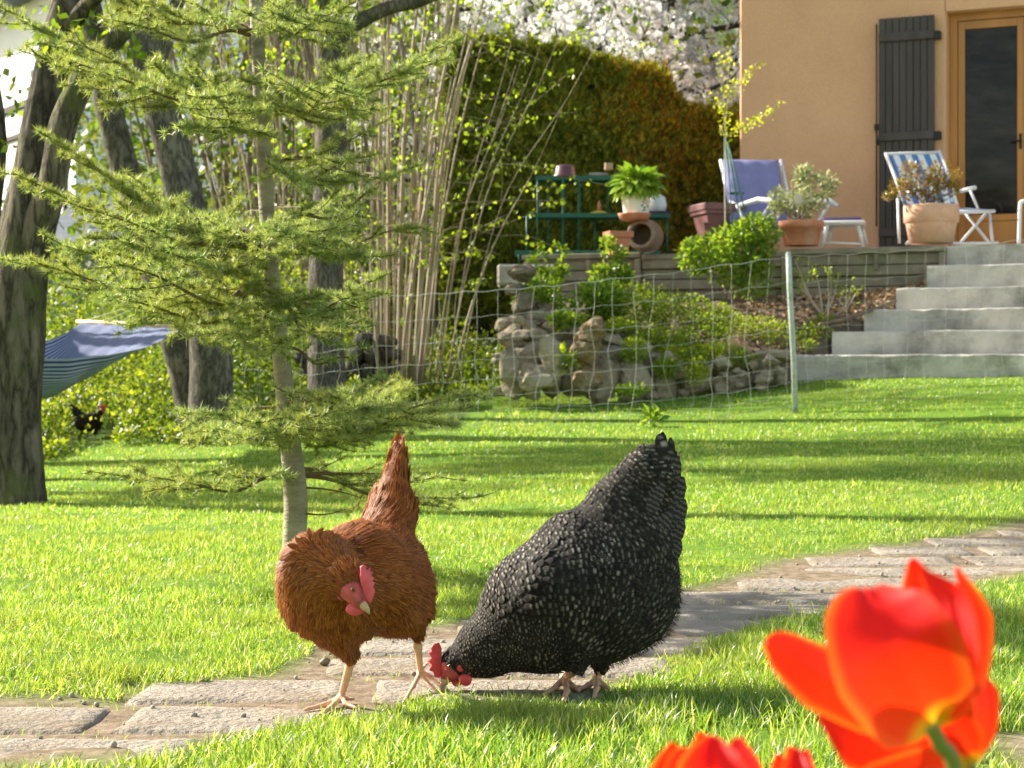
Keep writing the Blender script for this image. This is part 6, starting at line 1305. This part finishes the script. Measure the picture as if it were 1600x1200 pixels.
# ================================================================ TULIPS
m, nt, b_, o = newmat('tulip_petal'); uv = nt.nodes.new('ShaderNodeUVMap'); sp = nt.nodes.new('ShaderNodeSeparateXYZ'); lk(nt, uv.outputs[0], sp.inputs[0])
r_ = ramp(nt, [(.0, (.36, .36, .03)), (.06, (.75, .50, .02)), (.15, (.80, .06, .012)), (.6, (.72, .010, .010)), (1, (.76, .016, .014))]); lk(nt, sp.outputs[1], r_.inputs[0])
n = noise(nt, 60, 4, coord='UV', stretch=(1, .08, 1)); rn = ramp(nt, [(.3, (.82, .8, .8)), (.7, (1.05, 1.05, 1.05))]); lk(nt, n.outputs[0], rn.inputs[0]); col = mixc(nt, 1, r_.outputs[0], rn.outputs[0], 'MULTIPLY')
lk(nt, col, b_.inputs['Base Color']); b_.inputs['Roughness'].default_value = .5; b_.inputs['Specular IOR Level'].default_value = .22; bump(nt, b_, n.outputs[0], .15, .002)
t_ = nt.nodes.new('ShaderNodeBsdfTranslucent'); tr_c = ramp(nt, [(.0, (.5, .42, .03)), (.07, (.85, .36, .01)), (.18, (.85, .03, .004)), (1, (.88, .022, .004))]); lk(nt, sp.outputs[1], tr_c.inputs[0]); 
sx = nt.nodes.new('ShaderNodeMath'); sx.operation = 'SUBTRACT'; lk(nt, sp.outputs[0], sx.inputs[0]); sx.inputs[1].default_value = .5
sa = nt.nodes.new('ShaderNodeMath'); sa.operation = 'ABSOLUTE'; lk(nt, sx.outputs[0], sa.inputs[0]); se = ramp(nt, [(.36, (0, 0, 0)), (.5, (.5, .5, .5))]); lk(nt, sa.outputs[0], se.inputs[0])
lk(nt, mixc(nt, se.outputs[0], tr_c.outputs[0], (.95, .36, .02)), t_.inputs[0])  # petal rims tinted orange-yellow, painting in light glowing through the edges
mx = nt.nodes.new('ShaderNodeMixShader'); mx.inputs[0].default_value = .34; lk(nt, b_.outputs[0], mx.inputs[1]); lk(nt, t_.outputs[0], mx.inputs[2]); lk(nt, mx.outputs[0], o.inputs[0]); M_PETAL = m
M_TSTEM = plain('tulip_stem', (.17, .20, .05), (.12, .15, .035), rough=.5, bstr=0); M_TLEAF = leafy('tulip_leaf', [(.07, .15, .05), (.09, .19, .06)], trans=.3)
def petal(parent, spine, hw, cup, side_tilt=0, ruf=.0, name='petal'):
    """spine: (px,py,d) list; hw: half widths in px at d .75; cup: how far the edges bend towards (+) or from the lens"""
    sp_, w_ = refine([Pa(*q) for q in spine], np.array(hw)*.75/FPX, 8); T = unit(np.gradient(sp_, axis=0)); K = 14; vs = []; uv = []
    view = np.array([0, 1., 0]); n_ = len(sp_)
    for i in range(n_):
        s_ = unit(np.cross(T[i], view)); nn = unit(np.cross(s_, T[i])); s_ = s_*math.cos(side_tilt)+nn*math.sin(side_tilt); nn = unit(np.cross(s_, T[i]))
        for k in range(K+1):
            u = -1+2*k/K; a = u*w_[i]; vs.append(sp_[i]+s_*a*(1-.12*u*u)+nn*(cup*w_[i]*u*u)+nn*ruf*math.sin(u*5+i*.5)*w_[i]*.2-nn*.0012*math.exp(-(u*9)**2)); uv.append(((u+1)/2, i/(n_-1)))
    fs = [(i*(K+1)+k, i*(K+1)+k+1, (i+1)*(K+1)+k+1, (i+1)*(K+1)+k) for i in range(n_-1) for k in range(K)]
    b = MB(); b.faces(vs, fs, uvv=uv); return b.build(name, M_PETAL, parent)
def tulip(label, base, petals, stem):
    x, y = stem[-1][0], stem[-1][1]; t = thing('tulip', label, 'tulip', (float(stem[-1][0]), float(stem[-1][1]), 0.0), 'red tulips in the foreground')
    for q in petals: petal(t, *q)
    p, r_ = refine(stem, [.0032]*(len(stem)-1)+[.0045], 6); b = MB(); b.tube(p, r_, 10); b.build('stem', M_TSTEM, t)
    for k in range(2):
        an = rng.uniform(0, 6.28); dx, dy = math.cos(an), math.sin(an); g = np.array(stem[-1]); g[2] = 0; pts = [g, g+[dx*.03, dy*.03, .07], g+[dx*.06, dy*.06, .14], g+[dx*.10, dy*.10, .17]]
        sp_, w_ = refine(pts, [.010, .022, .018, .001], 6); s_ = np.array([-dy, dx, 0]); vs = []
        for i in range(len(sp_)):
            for u in (-1, -.5, 0, .5, 1): vs.append(sp_[i]+s_*u*w_[i]+np.array([dx, dy, .6])*-(u*u)*w_[i]*-.35)
        b = MB(); b.faces(vs, [(i*5+k2, i*5+k2+1, i*5+6+k2, i*5+5+k2) for i in range(len(sp_)-1) for k2 in range(4)]); b.build('leaf', M_TLEAF, t)
def G0(px, d): p = Pa(px, 600, d); p[2] = -.01; return p
d = .75
tulip('large open red-orange tulip, highest of the blooms at the lower right', None, [
  # back petals first
  ([(1455, 1128, .765), (1462, 1060, .79), (1450, 970, .80), (1425, 872, .79)], [14, 80, 88, 6], -.35, .15),
  ([(1458, 1128, .755), (1500, 1060, .765), (1512, 970, .765), (1492, 888, .76)], [12, 46, 44, 6], -.5, -.75),
  ([(1452, 1130, .76), (1380, 1090, .785), (1345, 1010, .795), (1352, 925, .79)], [14, 62, 66, 8], -.3, .4),
  # left splayed petal
  ([(1450, 1132, .75), (1375, 1112, .742), (1290, 1062, .73), (1222, 1015, .725), (1196, 1004, .722)], [12, 44, 56, 34, 8], .22, -.25),
  # big front petal
  ([(1455, 1132, .742), (1432, 1095, .715), (1395, 1025, .70), (1368, 960, .706), (1356, 920, .716)], [24, 92, 112, 86, 22], -.36, 0, .04),
  ([(1460, 1128, .745), (1478, 1085, .735), (1490, 1010, .728), (1478, 935, .735), (1440, 890, .74)], [12, 48, 50, 38, 4], -.4, .45)],
  [Pa(1452, 1130, .752), Pa(1470, 1165, .757), Pa(1495, 1215, .763), Pa(1540, 1500, .78), G0(1560, .79)])
tulip('red tulip with a yellow throat hanging just below and behind the largest bloom', None, [
  ([(1515, 1192, .83), (1480, 1150, .86), (1440, 1090, .865), (1425, 1040, .86)], [14, 84, 92, 20], -.3, 0),
  ([(1512, 1192, .82), (1532, 1140, .815), (1532, 1085, .815), (1512, 1035, .82)], [16, 30, 34, 6], -.4, -.5),
  ([(1510, 1196, .81), (1440, 1185, .79), (1350, 1150, .785), (1282, 1112, .79)], [18, 74, 74, 14], .3, .1),
  ([(1512, 1196, .80), (1440, 1215, .775), (1370, 1235, .775), (1320, 1240, .78)], [16, 66, 60, 12], -.2, .2),
  ([(1514, 1194, .80), (1500, 1160, .79), (1478, 1120, .785), (1470, 1080, .79)], [12, 44, 46, 10], -.4, 0)],
  [Pa(1512, 1194, .815), Pa(1522, 1250, .82), Pa(1530, 1500, .83), G0(1530, .84)])
def cup(cx, cy, w_, h_, d, label, pal=0, lean=0):
    k = d/.75; base = (cx, cy+h_*.55, d); P_ = []
    for (ox, dz, ww, tipx, tipy, st, cp) in ((-.05, .030, .40, -.08, -.45, .1, -.35), (.25, .016, .30, .28, -.40, -.6, -.4), (-.3, .014, .30, -.34, -.36, .6, -.4), (.02, -.026, .42, .03, -.42, 0, -.45), (-.26, -.014, .32, -.24, -.30, -.5, -.4), (.30, -.014, .30, .27, -.40, .5, -.4)):
        P_.append(([base, (cx+ox*w_*.9, cy+h_*.2, d+dz), (cx+ox*w_*1.1, cy-h_*.12, d+dz*1.1), (cx+tipx*w_, cy+tipy*h_, d+dz*.7)], [10*k, ww*w_*k, ww*w_*.92*k, 7], cp, st))
    tulip(label, None, P_, [Pa(cx, cy+h_*.55, d), Pa(cx+lean*.5, cy+h_*1.2, d), G0(cx+lean, d)])
cup(1108, 1222, 158, 172, .80, 'red tulip bud peeping up at the bottom edge, left of the big bloom', lean=20)
cup(1240, 1225, 64, 132, .84, 'smallest red tulip tip at the bottom edge, between the bud and the big bloom', lean=10)
